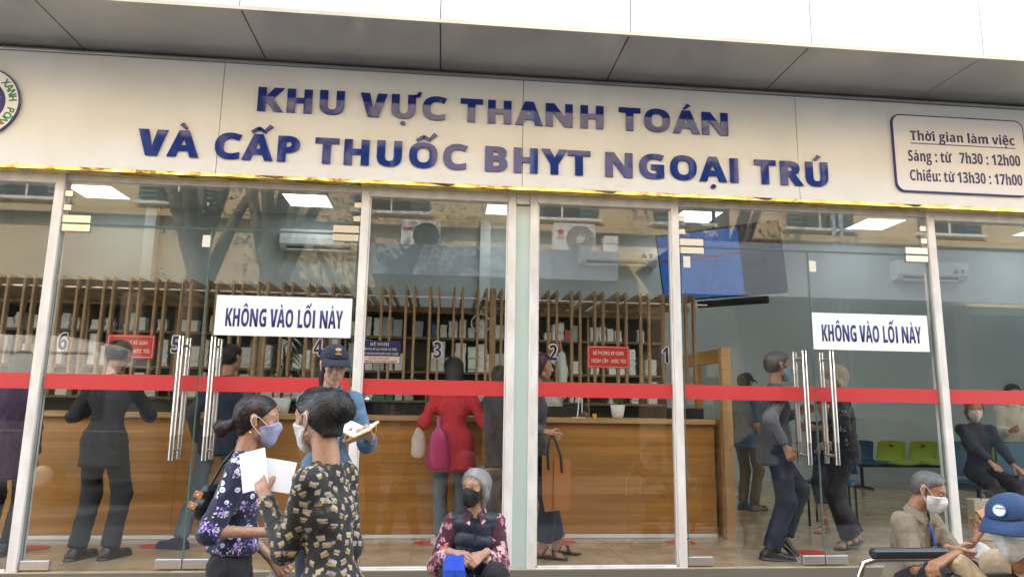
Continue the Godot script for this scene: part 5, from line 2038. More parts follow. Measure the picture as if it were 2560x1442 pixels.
func block(im: Image, cx: float, cy: float, w: float, h: float, a: float, col: Color) -> void:
	var n := im.get_width()
	var r := int(maxf(w, h)) + 1
	for y in range(-r, r + 1):
		for x in range(-r, r + 1):
			if absf(x * cos(a) + y * sin(a)) <= w / 2 and absf(-x * sin(a) + y * cos(a)) <= h / 2:
				im.set_pixel(posmod(int(cx) + x, n), posmod(int(cy) + y, n), col)


func print_mat(key: String, im: Image, sc: float) -> StandardMaterial3D:
	var m := mat(key, Color(1, 1, 1), 0.8)
	tri(m, ImageTexture.create_from_image(im), Vector3.ONE * sc, false)
	m.uv1_triplanar_sharpness = 6.0
	if sc < 5.0:
		m.normal_enabled = true
		m.normal_texture = shapes["weave"]
		m.normal_scale = 0.5
	m.rim_enabled = true
	m.rim = 0.2
	return m


func make_cloth() -> void:
	cloth("black_cloth", lin(0.012, 0.012, 0.014))
	var m := mat("skin", lin(0.42, 0.235, 0.145), 0.5)
	tri(m, noise_tex(0.02, Color(0.86, 0.80, 0.78), Color(1, 1, 1), 4, 63), Vector3.ONE * 6.0, false)
	m.subsurf_scatter_enabled = true
	m.subsurf_scatter_strength = 0.12
	m = mat("skin_pale", lin(0.50, 0.31, 0.22), 0.5)
	tri(m, mats["skin"].albedo_texture, Vector3.ONE * 6.0, false)
	m.subsurf_scatter_enabled = true
	m.subsurf_scatter_strength = 0.12
	m = mat("skin_tan", lin(0.34, 0.165, 0.085), 0.5)
	tri(m, mats["skin"].albedo_texture, Vector3.ONE * 6.0, false)
	mat("eye_white", lin(0.30, 0.26, 0.23), 0.3)
	mat("eye_dark", lin(0.012, 0.008, 0.006), 0.1)
	hair_mat("hair_black", lin(0.006, 0.005, 0.005), lin(0.022, 0.017, 0.015))
	hair_mat("hair_brown", lin(0.014, 0.006, 0.006), lin(0.045, 0.018, 0.016))
	hair_mat("hair_grey", lin(0.17, 0.155, 0.145), lin(0.45, 0.43, 0.41))
	hair_mat("hair_dark_grey", lin(0.06, 0.055, 0.05), lin(0.24, 0.22, 0.21))
	hair_mat("hair_blond", lin(0.34, 0.27, 0.18), lin(0.55, 0.47, 0.34))
	hair_mat("hair_wine", lin(0.03, 0.008, 0.012), lin(0.08, 0.02, 0.03))
	var r := RandomNumberGenerator.new()
	r.seed = 12
	# navy blouse with white dots and violet flowers
	var im := Image.create(512, 512, false, Image.FORMAT_RGB8)
	im.fill(lin(0.008, 0.008, 0.035))
	for i in 26:
		var c := Vector2(r.randf() * 512, r.randf() * 512)
		for k in 26:
			var o := Vector2(r.randfn(0, 17), r.randfn(0, 15))
			var cols := [lin(0.20, 0.11, 0.42), lin(0.36, 0.24, 0.58), lin(0.09, 0.04, 0.22), lin(0.55, 0.46, 0.70)]
			blot(im, c.x + o.x, c.y + o.y, r.randf_range(3, 8), r.randf_range(2, 5), r.randf() * PI, cols[r.randi() % 4])
		for k in 5:
			blot(im, c.x + r.randfn(0, 26), c.y + r.randfn(0, 24), 3, 6, r.randf() * PI, lin(0.60, 0.52, 0.42))
	for i in 46:
		var c := Vector2(r.randf() * 512, r.randf() * 512)
		var q := r.randf_range(7, 15)
		blot(im, c.x, c.y, q, q * 0.95, 0, lin(0.72, 0.72, 0.72))
		blot(im, c.x + q * 0.25, c.y + q * 0.15, q * 0.5, q * 0.45, 0, lin(0.30, 0.32, 0.38))
	print_mat("navy_flower_print", im, 2.0)
	# black blouse with rows of gold and grey blocks
	im = Image.create(512, 512, false, Image.FORMAT_RGB8)
	im.fill(lin(0.012, 0.010, 0.009))
	for j in 16:
		for i in 9:
			if r.randf() < 0.05: continue
			var c := Vector2(i * 57 + (28 if j % 2 else 0) + r.randf_range(-13, 13), j * 32 + r.randf_range(-9, 9))
			var a := -0.12 + r.randf_range(-0.45, 0.45)
			block(im, c.x, c.y - 5, r.randf_range(18, 32), r.randf_range(8, 13), a, [lin(0.36, 0.32, 0.26), lin(0.42, 0.34, 0.22), lin(0.28, 0.26, 0.25)][r.randi() % 3])
			block(im, c.x + r.randf_range(-4, 6), c.y + 5, r.randf_range(15, 30), r.randf_range(6, 11), a + r.randf_range(-0.2, 0.2), [lin(0.36, 0.20, 0.05), lin(0.30, 0.18, 0.06), lin(0.40, 0.30, 0.16)][r.randi() % 3])
	print_mat("gold_block_print", im, 2.1)
	# wine red blouse with pink leaves
	im = Image.create(512, 512, false, Image.FORMAT_RGB8)
	im.fill(lin(0.055, 0.010, 0.030))
	for i in 58:
		var c := Vector2(r.randf() * 512, r.randf() * 512)
		var col: Color = [lin(0.62, 0.32, 0.32), lin(0.52, 0.10, 0.08), lin(0.66, 0.42, 0.42), lin(0.40, 0.12, 0.14)][r.randi() % 4]
		var a0 := r.randf() * TAU
		for k in 6:
			var a := a0 + (k - 2.5) * 0.55
			blot(im, c.x + cos(a) * 20, c.y + sin(a) * 20, 21, 9, a, col if k % 2 else col.lerp(lin(0.70, 0.50, 0.48), 0.4))
		blot(im, c.x, c.y, 8, 8, 0, lin(0.10, 0.02, 0.04))
	print_mat("wine_leaf_print", im, 2.4)
	# black blouse with pale green blossoms
	im = Image.create(256, 256, false, Image.FORMAT_RGB8)
	im.fill(lin(0.008, 0.008, 0.009))
	for i in 12:
		var c := Vector2(r.randf() * 256, r.randf() * 256)
		for k in 5:
			blot(im, c.x + r.randfn(0, 9), c.y + r.randfn(0, 9), r.randf_range(4, 10), r.randf_range(3, 5), r.randf() * PI, [lin(0.03, 0.10, 0.07), lin(0.26, 0.24, 0.19), lin(0.02, 0.05, 0.04)][r.randi() % 3])
	print_mat("dark_blossom_print", im, 2.6)
	# small check for the walking person's shirt
	im = Image.create(128, 128, false, Image.FORMAT_RGB8)
	for y in 128:
		for x in 128:
			var a := 1.0 if x % 8 < 2 else 0.0
			var b := 1.0 if y % 8 < 2 else 0.0
			im.set_pixel(x, y, lin(0.05, 0.052, 0.06).lerp(lin(0.14, 0.14, 0.15), (a + b) * 0.5))
	print_mat("grey_check", im, 6.0)
	# striped cotton of a face mask
	im = Image.create(128, 128, false, Image.FORMAT_RGB8)
	for y in 128:
		for x in 128:
			im.set_pixel(x, y, lin(0.10, 0.13, 0.30) if (x + y) % 16 < 8 else lin(0.42, 0.42, 0.50))
	print_mat("stripe_cotton", im, 16.0)
	m = cloth("denim", lin(0.12, 0.22, 0.33), 0.3, 0.85)
	m.albedo_texture = noise_tex(0.09, Color(0.72, 0.75, 0.78), Color(1, 1, 1), 4, 64)
	cloth("denim_dark", lin(0.030, 0.045, 0.075))
	cloth("denim_grey", lin(0.11, 0.155, 0.19))
	cloth("black_cloth", lin(0.012, 0.012, 0.014))
	cloth("black_suit", lin(0.016, 0.018, 0.022))
	cloth("navy_cloth", lin(0.012, 0.018, 0.045))
	cloth("navy_trousers", lin(0.010, 0.016, 0.040))
	cloth("vest_navy", lin(0.016, 0.022, 0.042), 0.2, 0.5)
	cloth("khaki_shirt", lin(0.235, 0.185, 0.125))
	cloth("beige_jacket", lin(0.42, 0.30, 0.17))
	cloth("red_shirt", lin(0.60, 0.03, 0.045))
	cloth("white_cloth", lin(0.62, 0.62, 0.60))
	cloth("blue_shirt", lin(0.07, 0.13, 0.22))
	cloth("grey_tunic", lin(0.10, 0.085, 0.10))
	cloth("purple_coat", lin(0.045, 0.018, 0.055))
	cloth("khaki_trousers", lin(0.16, 0.125, 0.085))
	cloth("royal_blue", lin(0.012, 0.06, 0.42))
	cloth("cap_navy", lin(0.010, 0.014, 0.030))
	cloth("cap_blue", lin(0.018, 0.045, 0.12))
	cloth("mask_white", lin(0.66, 0.63, 0.60), 0.1, 0.8, 0.1)
	cloth("mask_black", lin(0.012, 0.012, 0.012))
	cloth("mask_blue", lin(0.25, 0.45, 0.58), 0.1, 0.8, 0.1)
	m = mat("black_leather", lin(0.012, 0.011, 0.010), 0.35)
	mat("brown_leather", lin(0.30, 0.115, 0.022), 0.42)
	mat("orange_leather", lin(0.42, 0.16, 0.05), 0.5)
	mat("teal_leather", lin(0.01, 0.05, 0.07), 0.4)
	m = mat("pink_bag", Color(0.75, 0.25, 0.45, 0.72), 0.3)
	m.transparency = BaseMaterial3D.TRANSPARENCY_ALPHA
	m = mat("clear_bag", Color(0.92, 0.90, 0.86, 0.45), 0.3)
	m.transparency = BaseMaterial3D.TRANSPARENCY_ALPHA
	mat("paper", lin(0.80, 0.80, 0.82), 0.7)
	mat("yellow_cover", lin(0.55, 0.42, 0.05), 0.45)


# a gathered plastic bag hanging from its knot at the origin
func bag_mesh(w: float, h: float, d: float, sd: int) -> ArrayMesh:
	var s := st()
	s.set_smooth_group(0)
	var n := 20
	var rows := [[-0.22, 0.10], [-0.12, 0.26], [0.0, 0.16], [0.06, 0.30], [0.16, 0.62], [0.3, 0.80], [0.45, 0.95], [0.6, 0.92], [0.75, 1.0], [0.9, 0.95], [0.98, 0.6], [1.005, 0.0]]
	var r := RandomNumberGenerator.new()
	r.seed = sd
	var ph := r.randf() * 6
	var pts := []
	for q in rows:
		var ring_pts := []
		for k in n:
			var a := TAU * k / n
			var wob: float = 1.0 + 0.16 * sin(a * 4 + ph + q[0] * 5) * (1.2 - q[0]) + 0.10 * sin(a * 9 - ph + q[0] * 11)
			ring_pts.append(Vector3(cos(a) * w / 2 * q[1] * wob, -h * q[0], sin(a) * d / 2 * q[1] * wob))
		pts.append(ring_pts)
	for i in rows.size() - 1:
		for k in n:
			var l := (k + 1) % n
			quad(s, pts[i][k], pts[i][l], pts[i + 1][l], pts[i + 1][k])
	return done(s)


# a sheet hanging or lying in folds, thickness 4 mm
func drape(pts: Array, w0: float, w1: float, side: Vector3, waves: float, amp: float) -> ArrayMesh:
	var s := st()
	s.set_smooth_group(0)
	var n := 14
	var rows := []
	for i in pts.size():
		var f := float(i) / (pts.size() - 1)
		var row := []
		var d: Vector3 = pts[mini(i + 1, pts.size() - 1)] - pts[maxi(i - 1, 0)]
		var nn := side.cross(d).normalized()
		for k in n + 1:
			var u := float(k) / n - 0.5
			row.append(pts[i] + side * u * lerpf(w0, w1, f) + nn * sin(u * waves + f * 2.0) * amp * (0.3 + f))
		rows.append([row, nn])
	for i in pts.size() - 1:
		for k in n:
			var a: Array = rows[i][0]
			var b: Array = rows[i + 1][0]
			var e: Vector3 = rows[i][1] * 0.004
			quad(s, a[k], a[k + 1], b[k + 1], b[k])
			quad(s, b[k] - e, b[k + 1] - e, a[k + 1] - e, a[k] - e)
	return done(s)


# ---------------------------------------------------------------- the people
func build_people() -> void:
	make_cloth()
	people_outside()
	people_inside()


func trefoil(parent: Node3D) -> Node3D:
	var gold := mat("cap_gold", lin(0.62, 0.36, 0.16), 0.5)
	var s := st()
	for a in [-0.62, 0.0, 0.62]:
		var p := PackedVector2Array()
		for k in 14:
			var o := TAU * k / 14
			p.append(Vector2(0, 0.004) + Vector2(sin(o) * 0.0068, 0.014 + cos(o) * 0.0135).rotated(-a))
		add_prism(s, p, 0.0016, Transform3D(Basis(), Vector3(0, 0, 0.0002 * absf(a))))
	var o := part("cap_logo", done(s), gold, parent)
	for i in 3:
		part("logo_stripe", bbox(Vector3(0.034, 0.0018, 0.0024)), mats["cap_navy"], o, Vector3(0, 0.006 + 0.0036 * i, 0.001))
	write_line("lettering", "adidas", "sans", 0.0, gold, o, Vector3(-0.019, -0.0125, 0.0), 0.038, 0.0125, 0.0015)
	return o


func round_badge(parent: Node3D) -> Node3D:
	var o := part("cap_badge", prism(circle(0.024, 24), 0.003), mats["white_print"], parent)
	part("badge_stripe", bbox(Vector3(0.03, 0.006, 0.002)), mats["red_print"], o, Vector3(0.002, 0.008, 0.003))
	part("badge_ring", ring(0.024, 0.020, 0.0035), mats["carton_blue"], o)
	return o


func people_outside() -> void:
	var fine := 0.0125
	# flower blouse, seen from the right side
	var a := person("person in navy blouse with white dots and violet flowers, striped face mask", {
		"at": Vector3(-0.93, PAVE, 1.80), "yaw": 98.0, "h": 1.57, "w": 1.02, "cell": fine, "lean": 4.0, "hyaw": 2.0, "hpitch": 4.0, "skin": mats["skin"],
		"hr": Vector3(-0.74, 0.575, 1.93), "er": Vector3(-0.2, -0.5, -1), "cr": 0.5, "hl": Vector3(-0.77, 0.42, 1.70), "cl": 1.0,
		"hair": ["bun", mats["hair_brown"]], "mask": ["cup", mats["stripe_cotton"], mats["mask_white"]], "top": [mats["navy_flower_print"], 1.08, -0.075], "loose": 0.022, "belly": 0.012, "flare": 0.02, "sleeve_loose": 1.1,
		"pants": mats["black_cloth"], "shoes": mats["black_leather"], "seed": 5, "top_name": "blouse", "fold": 0.006})
	part("earring", lathe([Vector2(0, 0.008), Vector2(0.006, 0.0), Vector2(0, -0.008)], 8), mats["gold_trim"], a, Vector3(-0.078, 1.40, 0.055))
	var hb := thing("handbag", "dark grey handbag with orange leather tabs behind the flower blouse", "handbag", Vector3(-1.045, 0.60, 1.74), -12)
	var hs := Blob.new()
	hs.cone(Vector3(-0.02, 0.06, -0.06), Vector3(-0.01, 0.06, 0.06), 0.052, 0.055, Vector3.RIGHT, 0.7)
	hs.cone(Vector3(0.0, 0.12, -0.05), Vector3(0.0, 0.12, 0.05), 0.040, 0.042, Vector3.RIGHT, 0.7)
	part("bag_body", skin_mesh(hs.mesh(0.008, 120.0), 0.004, Vector3(18, 18, 18), 9), mats["black_leather"], hb)
	for i in 2:
		var tb := part("tab", bbox(Vector3(0.042, 0.030, 0.006), 0.003), mats["orange_leather"], hb, Vector3(-0.03 + 0.014 * i, 0.075 + 0.045 * i, 0.112 - 0.016 * i))
		tb.rotation_degrees.z = -22
		part("rivet", lathe([Vector2(0, 0.004), Vector2(0.004, 0)], 10), mats["steel"], tb, Vector3(0, 0, 0.003)).rotation_degrees.x = 90
	part("strap", tube([Vector3(0.01, 0.15, 0.05), Vector3(0.05, 0.25, 0.03), Vector3(0.10, 0.33, 0.0), Vector3(0.05, 0.25, -0.05), Vector3(0.01, 0.15, -0.05)], [0.007], 8), mats["black_leather"], hb)
	var pb := thing("plastic_bag", "clear plastic bag with yellow food below the flower blouse sleeve", "bag", Vector3(-0.755, 0.37, 1.70))
	part("bag_film", bag_mesh(0.13, 0.24, 0.10, 3), mats["clear_bag"], pb)
	part("contents", bag_mesh(0.10, 0.13, 0.08, 4), mats["yellow_cover"], pb, Vector3(0, -0.095, 0))
	# cap and denim jacket, reading
	var b := person("person in navy cap and denim jacket reading a small yellow book", {
		"at": Vector3(-0.665, -0.07, 0.90), "yaw": 8.0, "h": 1.545, "cell": fine, "lean": 1.0, "hyaw": 12.0, "hpitch": 13.0, "skin": mats["skin_pale"], "look": Vector3(0, -0.003, 0),
		"hr": Vector3(-0.535, 0.925, 1.13), "er": Vector3(-0.7, -1, 0.0), "cr": 0.8, "pr": Vector3(0.3, 0.9, 0.0), "hl": Vector3(-0.40, 0.945, 1.12), "el": Vector3(0.3, -1, -0.4), "cl": 0.8, "pl": Vector3(-0.2, 0.9, -0.2),
		"dl": Vector3(-0.15, 0.25, 0.9), "dr": Vector3(0.75, 0.2, 0.45),
		"hair": ["pony", mats["hair_brown"]], "cap": {"m": mats["cap_navy"], "logo": trefoil}, "top": [mats["denim"], 1.93, 0.07], "loose": 0.024, "sleeve_loose": 0.9, "collar": true,
		"pants": mats["denim_dark"], "shoes": mats["white_cloth"], "seed": 8, "top_name": "denim_jacket", "fold": 0.007})
	var sc := part("scarf_print", drape([Vector3(0, 1.20, 0.115), Vector3(0.01, 1.10, 0.135), Vector3(0.015, 1.0, 0.14)], 0.05, 0.09, Vector3.RIGHT, 3.0, 0.004), mats["carton_yellow"], b, Vector3(0.0, 0.0, 0.0))
	sc.name = "neck_scarf"
	for q in [-0.028, 0.042]:
		part("front_edge", tube([Vector3(q, 1.235, 0.075), Vector3(q * 1.15, 1.14, 0.119), Vector3(q * 1.3, 1.00, 0.128), Vector3(q * 1.4, 0.86, 0.122)], [0.005], 6), mats["denim_dark"], b)
	for q in [[-0.075, 1.06], [0.09, 1.06]]:
		part("pocket_flap", bbox(Vector3(0.075, 0.035, 0.008), 0.003), mats["denim"], b, Vector3(q[0], q[1], 0.118))
	part("jacket_button", lathe([Vector2(0, 0.004), Vector2(0.006, 0)], 10), mats["brushed_steel"], b, Vector3(0.075, 1.035, 0.124)).rotation_degrees.x = 90
	var bk := thing("book", "open yellow booklet held before the denim jacket", "book", Vector3(-0.455, 0.975, 1.17))
	for q in [[-1.0, 24.0], [1.0, -24.0]]:
		var bas := Basis(Vector3.UP, -0.35) * Basis(Vector3.RIGHT, 0.35) * Basis(Vector3(0, 0, 1), deg_to_rad(-q[1]))
		var sv := st()
		add_box(sv, bas * Vector3(q[0] * 0.052, 0.0, 0), Vector3(0.10, 0.006, 0.145), 0.001, bas)
		part("cover", done(sv), mats["yellow_cover"], bk)
		sv = st()
		add_box(sv, bas * Vector3(q[0] * 0.050, 0.006, 0), Vector3(0.094, 0.006, 0.138), 0.001, bas)
		part("page_block", done(sv), mats["paper"], bk)
	# walking past in the gold block print
	var c := person("person walking past in black blouse with gold blocks, holding out a paper", {
		"at": Vector3(-0.375, PAVE, 2.50), "yaw": -112.0, "h": 1.60, "w": 0.90, "shoulder": 0.080, "cell": fine, "lean": 6.0, "hyaw": -12.0, "hpitch": 6.0, "skin": mats["skin"],
		"hl": Vector3(-0.655, 0.80, 2.42), "el": Vector3(0.1, -1, -0.3), "cl": 0.75, "pl": Vector3(0, 0, -1),
		"fl": Vector3(-0.56, PAVE + 0.07, 2.36), "fr": Vector3(-0.22, PAVE + 0.09, 2.66),
		"hair": ["high_bun", mats["hair_black"]], "mask": ["cup", mats["mask_white"]], "top": [mats["gold_block_print"], 1.9, 0.36], "loose": 0.020, "flare": 0.03, "sleeve_loose": 0.8,
		"pants": mats["black_cloth"], "shoes": mats["black_leather"], "seed": 12, "top_name": "long_blouse", "fold": 0.0045})
	var clip := part("hair_clip", bbox(Vector3(0.06, 0.014, 0.018), 0.006), mats["steel"], c, Vector3(0.03, 1.555, -0.115))
	clip.rotation_degrees = Vector3(0, 40, -12)
	var pp := thing("paper_sheet", "white paper sheet held out before the flower blouse", "paper", Vector3(-0.66, 0.86, 2.38))
	var sv := st()
	add_box(sv, Vector3(0, 0, 0), Vector3(0.13, 0.12, 0.0012), 0.0, Basis(Vector3(0, 0, 1), -0.16) * Basis(Vector3.UP, 0.1) * Basis(Vector3.RIGHT, -0.35))
	part("sheet", done(sv), mats["paper"], pp, Vector3(0.035, 0.0, 0))
	sv = st()
	add_box(sv, Vector3(0, 0, 0), Vector3(0.10, 0.15, 0.0012), 0.0, Basis(Vector3(0, 0, 1), 0.28) * Basis(Vector3.UP, -0.1) * Basis(Vector3.RIGHT, -0.3))
	part("sheet", done(sv), mats["paper"], pp, Vector3(-0.045, 0.02, 0.012))
	# padded vest, on the step
	var d := person("person in padded navy vest and black mask sitting on the step", {
		"at": Vector3(0.215, -0.07, 0.74), "yaw": 0.0, "h": 1.50, "w": 1.08, "cell": fine, "hip": Vector3(0.215, 0.035, 0.74), "lean": 10.0, "hyaw": -34.0, "hpitch": -6.0, "hroll": -3.0, "skin": mats["skin"], "look": Vector3(-0.003, 0.001, 0),
		"hr": Vector3(0.085, 0.305, 1.02), "hl": Vector3(0.262, 0.30, 1.02), "er": Vector3(-0.55, -1, -0.6), "el": Vector3(0.55, -1, -0.6), "dr": Vector3(0.75, -0.25, 0.45), "dl": Vector3(-0.7, -0.35, 0.5), "pr": Vector3(0.2, -0.6, -0.7), "pl": Vector3(-0.2, -0.6, -0.7), "cr": 0.62, "cl": 0.7,
		"fr": Vector3(0.06, -0.15, 1.20), "fl": Vector3(0.33, -0.15, 1.20), "kr": Vector3(-0.1, 1, 0.7), "kl": Vector3(0.1, 1, 0.7),
		"hair": ["bob", mats["hair_grey"]], "brow": mats["hair_dark_grey"], "mask": ["folded", mats["mask_black"]], "top": [mats["wine_leaf_print"], 1.86, 0.05], "loose": 0.022, "sleeve_loose": 1.1, "vest": mats["vest_navy"],
		"pants": mats["black_cloth"], "pants_loose": 0.022, "shoes": mats["black_leather"], "seed": 21})
	for i in 4:
		part("vest_button", lathe([Vector2(0, 0.004), Vector2(0.006, 0)], 10), mats["brushed_steel"], d, Vector3(0.0, 0.17 + 0.06 * i, 0.168 + 0.012 * i)).rotation_degrees.x = 90
	var bl := thing("blue_jacket", "royal blue jacket folded over the knee below the padded vest", "jacket", Vector3(0.09, 0.0, 1.05))
	part("cloth", drape([Vector3(0.01, 0.30, -0.02), Vector3(0.0, 0.285, 0.06), Vector3(0.0, 0.24, 0.125), Vector3(0.01, 0.10, 0.15), Vector3(0.015, -0.08, 0.155), Vector3(0.015, -0.20, 0.15)], 0.10, 0.16, Vector3(1, 0, 0.1).normalized(), 11.0, 0.012), mats["royal_blue"], bl)
	# khaki shirt, with the phone
	var e := person("person in khaki shirt and white mask sitting and looking at a phone", {
		"at": Vector3(2.98, -0.07, 0.74), "yaw": 24.0, "h": 1.58, "w": 1.05, "cell": fine, "hip": Vector3(2.98, 0.035, 0.74), "lean": 15.0, "hyaw": 14.0, "hpitch": 22.0, "hroll": -6.0, "skin": mats["skin_tan"], "look": Vector3(0, -0.004, 0),
		"hr": Vector3(3.06, 0.33, 1.12), "hl": Vector3(3.255, 0.40, 1.08), "er": Vector3(-0.4, -1, -0.3), "el": Vector3(0.3, -1, -0.3), "dl": Vector3(0.35, 0.75, 0.25), "pl": Vector3(-0.75, 0.45, 0.2), "cl": 1.3, "cr": 0.5, "dr": Vector3(0.8, -0.3, 0.3),
		"fr": Vector3(2.92, -0.15, 1.24), "fl": Vector3(3.28, -0.15, 1.20), "kr": Vector3(-0.1, 1, 0.7), "kl": Vector3(0.2, 1, 0.7),
		"hair": ["short", mats["hair_dark_grey"]], "brow": mats["hair_dark_grey"], "mask": ["folded", mats["mask_white"]], "top": [mats["khaki_shirt"], 0.98, 0.05], "loose": 0.026, "sleeve_loose": 1.2, "belly": 0.015, "collar": true,
		"pants": mats["black_suit"], "shoes": mats["black_leather"], "seed": 31, "fold": 0.008})
	part("lanyard", drape([Vector3(0.02, 0.56, 0.165), Vector3(0.025, 0.46, 0.20), Vector3(0.035, 0.36, 0.215)], 0.018, 0.018, Vector3.RIGHT, 0.0, 0.0), mats["royal_blue"], e)
	part("shirt_pocket", bbox(Vector3(0.09, 0.10, 0.006), 0.002), mats["khaki_shirt"], e, Vector3(0.085, 0.44, 0.20)).rotation_degrees.x = 12
	var wl: Vector3 = e.get_meta("wr_l")
	var ph := thing("phone", "phone in a brown flip case held by the person in khaki", "phone", wl + Vector3(0.045, 0.095, 0.045), 30)
	part("case", bbox(Vector3(0.075, 0.012, 0.15), 0.004), mats["brown_leather"], ph)
	part("screen_glass", bbox(Vector3(0.07, 0.004, 0.142), 0.001), mats["car_window"], ph, Vector3(0, -0.009, 0))
	ph.rotation_degrees = Vector3(55, 35, 20)
	# in the wheelchair, cut by the right edge
	var f := person("person in blue cap and beige jacket leaning over the wheelchair armrest", {
		"at": Vector3(2.66, PAVE, 2.32), "yaw": -72.0, "h": 1.60, "w": 1.08, "cell": fine, "hip": Vector3(2.66, 0.105, 2.32), "lean": 30.0, "hyaw": 12.0, "hpitch": 14.0, "hroll": 0.0, "skin": mats["skin_tan"],
		"hl": Vector3(2.12, 0.545, 2.36), "el": Vector3(0.3, -1.0, -0.2), "dl": Vector3(-0.9, -0.35, 0.0), "pl": Vector3(-0.3, -0.95, 0.1), "cl": 0.75, "hr": Vector3(2.42, 0.27, 2.16), "er": Vector3(-0.4, -0.8, -0.4), "cr": 0.7,
		"fl": Vector3(2.25, PAVE + 0.10, 2.45), "fr": Vector3(2.25, PAVE + 0.10, 2.18), "kl": Vector3(0, 1, 0.6), "kr": Vector3(0, 1, 0.6),
		"hair": ["short", mats["hair_dark_grey"]], "mask": ["folded", mats["mask_white"]], "cap": {"m": mats["cap_blue"], "logo": round_badge}, "top": [mats["beige_jacket"], 1.95, 0.06], "loose": 0.035, "collar": true,
		"pants": mats["black_suit"], "shoes": mats["black_leather"], "seed": 41, "top_name": "jacket", "fold": 0.006})
	wheelchair(Vector3(2.72, PAVE, 2.32))
	var wc := thing("white_cap", "white cap with red print resting on the khaki sitter's knee", "cap", Vector3(3.30, 0.235, 0.99), 40)
	part("crown", shapes["cap_crown"], mats["white_cloth"], wc, Vector3(0, -0.02, 0))
	part("brim", shapes["cap_brim"], mats["white_cloth"], wc, Vector3(0, -0.02, 0))
	part("print", bbox(Vector3(0.05, 0.018, 0.004), 0.001), mats["red_print"], wc, Vector3(0.0, 0.075, 0.094)).rotation_degrees.x = -20


func wheelchair(at: Vector3) -> void:
	var t := thing("wheelchair", "wheelchair with black armrest and chrome tube at the right edge", "wheelchair", at, 0)
	# it looks along -x
	for z in [0.06, -0.46]:
		part("armrest", bbox(Vector3(0.40, 0.045, 0.055), 0.012), mats["black_plastic"], t, Vector3(-0.44, 0.86, z))
		part("arm_tube", tube([Vector3(-0.20, 0.835, z), Vector3(-0.62, 0.832, z), Vector3(-0.68, 0.815, z), Vector3(-0.705, 0.76, z), Vector3(-0.71, 0.45, z), Vector3(-0.70, 0.20, z)], [0.014], 12), mats["steel"], t)
		part("frame_tube", tube([Vector3(0.10, 1.0, z), Vector3(0.06, 0.45, z), Vector3(0.02, 0.25, z)], [0.013], 10), mats["steel"], t)
		part("side_rail", tube([Vector3(0.06, 0.40, z), Vector3(-0.71, 0.40, z)], [0.012], 10), mats["steel"], t)
		var w := part("wheel", torus(0.28, 0.016), mats["tyre"], t, Vector3(0.06, 0.297, z + (0.05 if z > 0 else -0.05)))
		for i in 10:
			var a := TAU * i / 10
			part("spoke", tube([Vector3.ZERO, Vector3(cos(a) * 0.27, sin(a) * 0.27, 0)], [0.002], 4), mats["steel"], w)
		part("caster", torus(0.07, 0.015), mats["tyre"], t, Vector3(-0.62, 0.086, z))
	part("seat_sling", bbox(Vector3(0.5, 0.03, 0.46), 0.01), mats["black_plastic"], t, Vector3(0.0, 0.385, -0.2))
	part("back_sling", bbox(Vector3(0.025, 0.45, 0.48), 0.008), mats["black_plastic"], t, Vector3(0.11, 0.70, -0.2))


func torus(r: float, q: float) -> ArrayMesh:
	var s := st()
	s.set_smooth_group(0)
	var n := 36
	var m := 8
	for i in n:
		for k in m:
			var p := []
			for c in [[i, k], [i + 1, k], [i + 1, k + 1], [i, k + 1]]:
				var a: float = TAU * c[0] / n
				var b: float = TAU * c[1] / m
				p.append(Vector3(cos(a) * (r + q * cos(b)), sin(a) * (r + q * cos(b)), q * sin(b)))
			quad(s, p[0], p[1], p[2], p[3])
	return done(s)


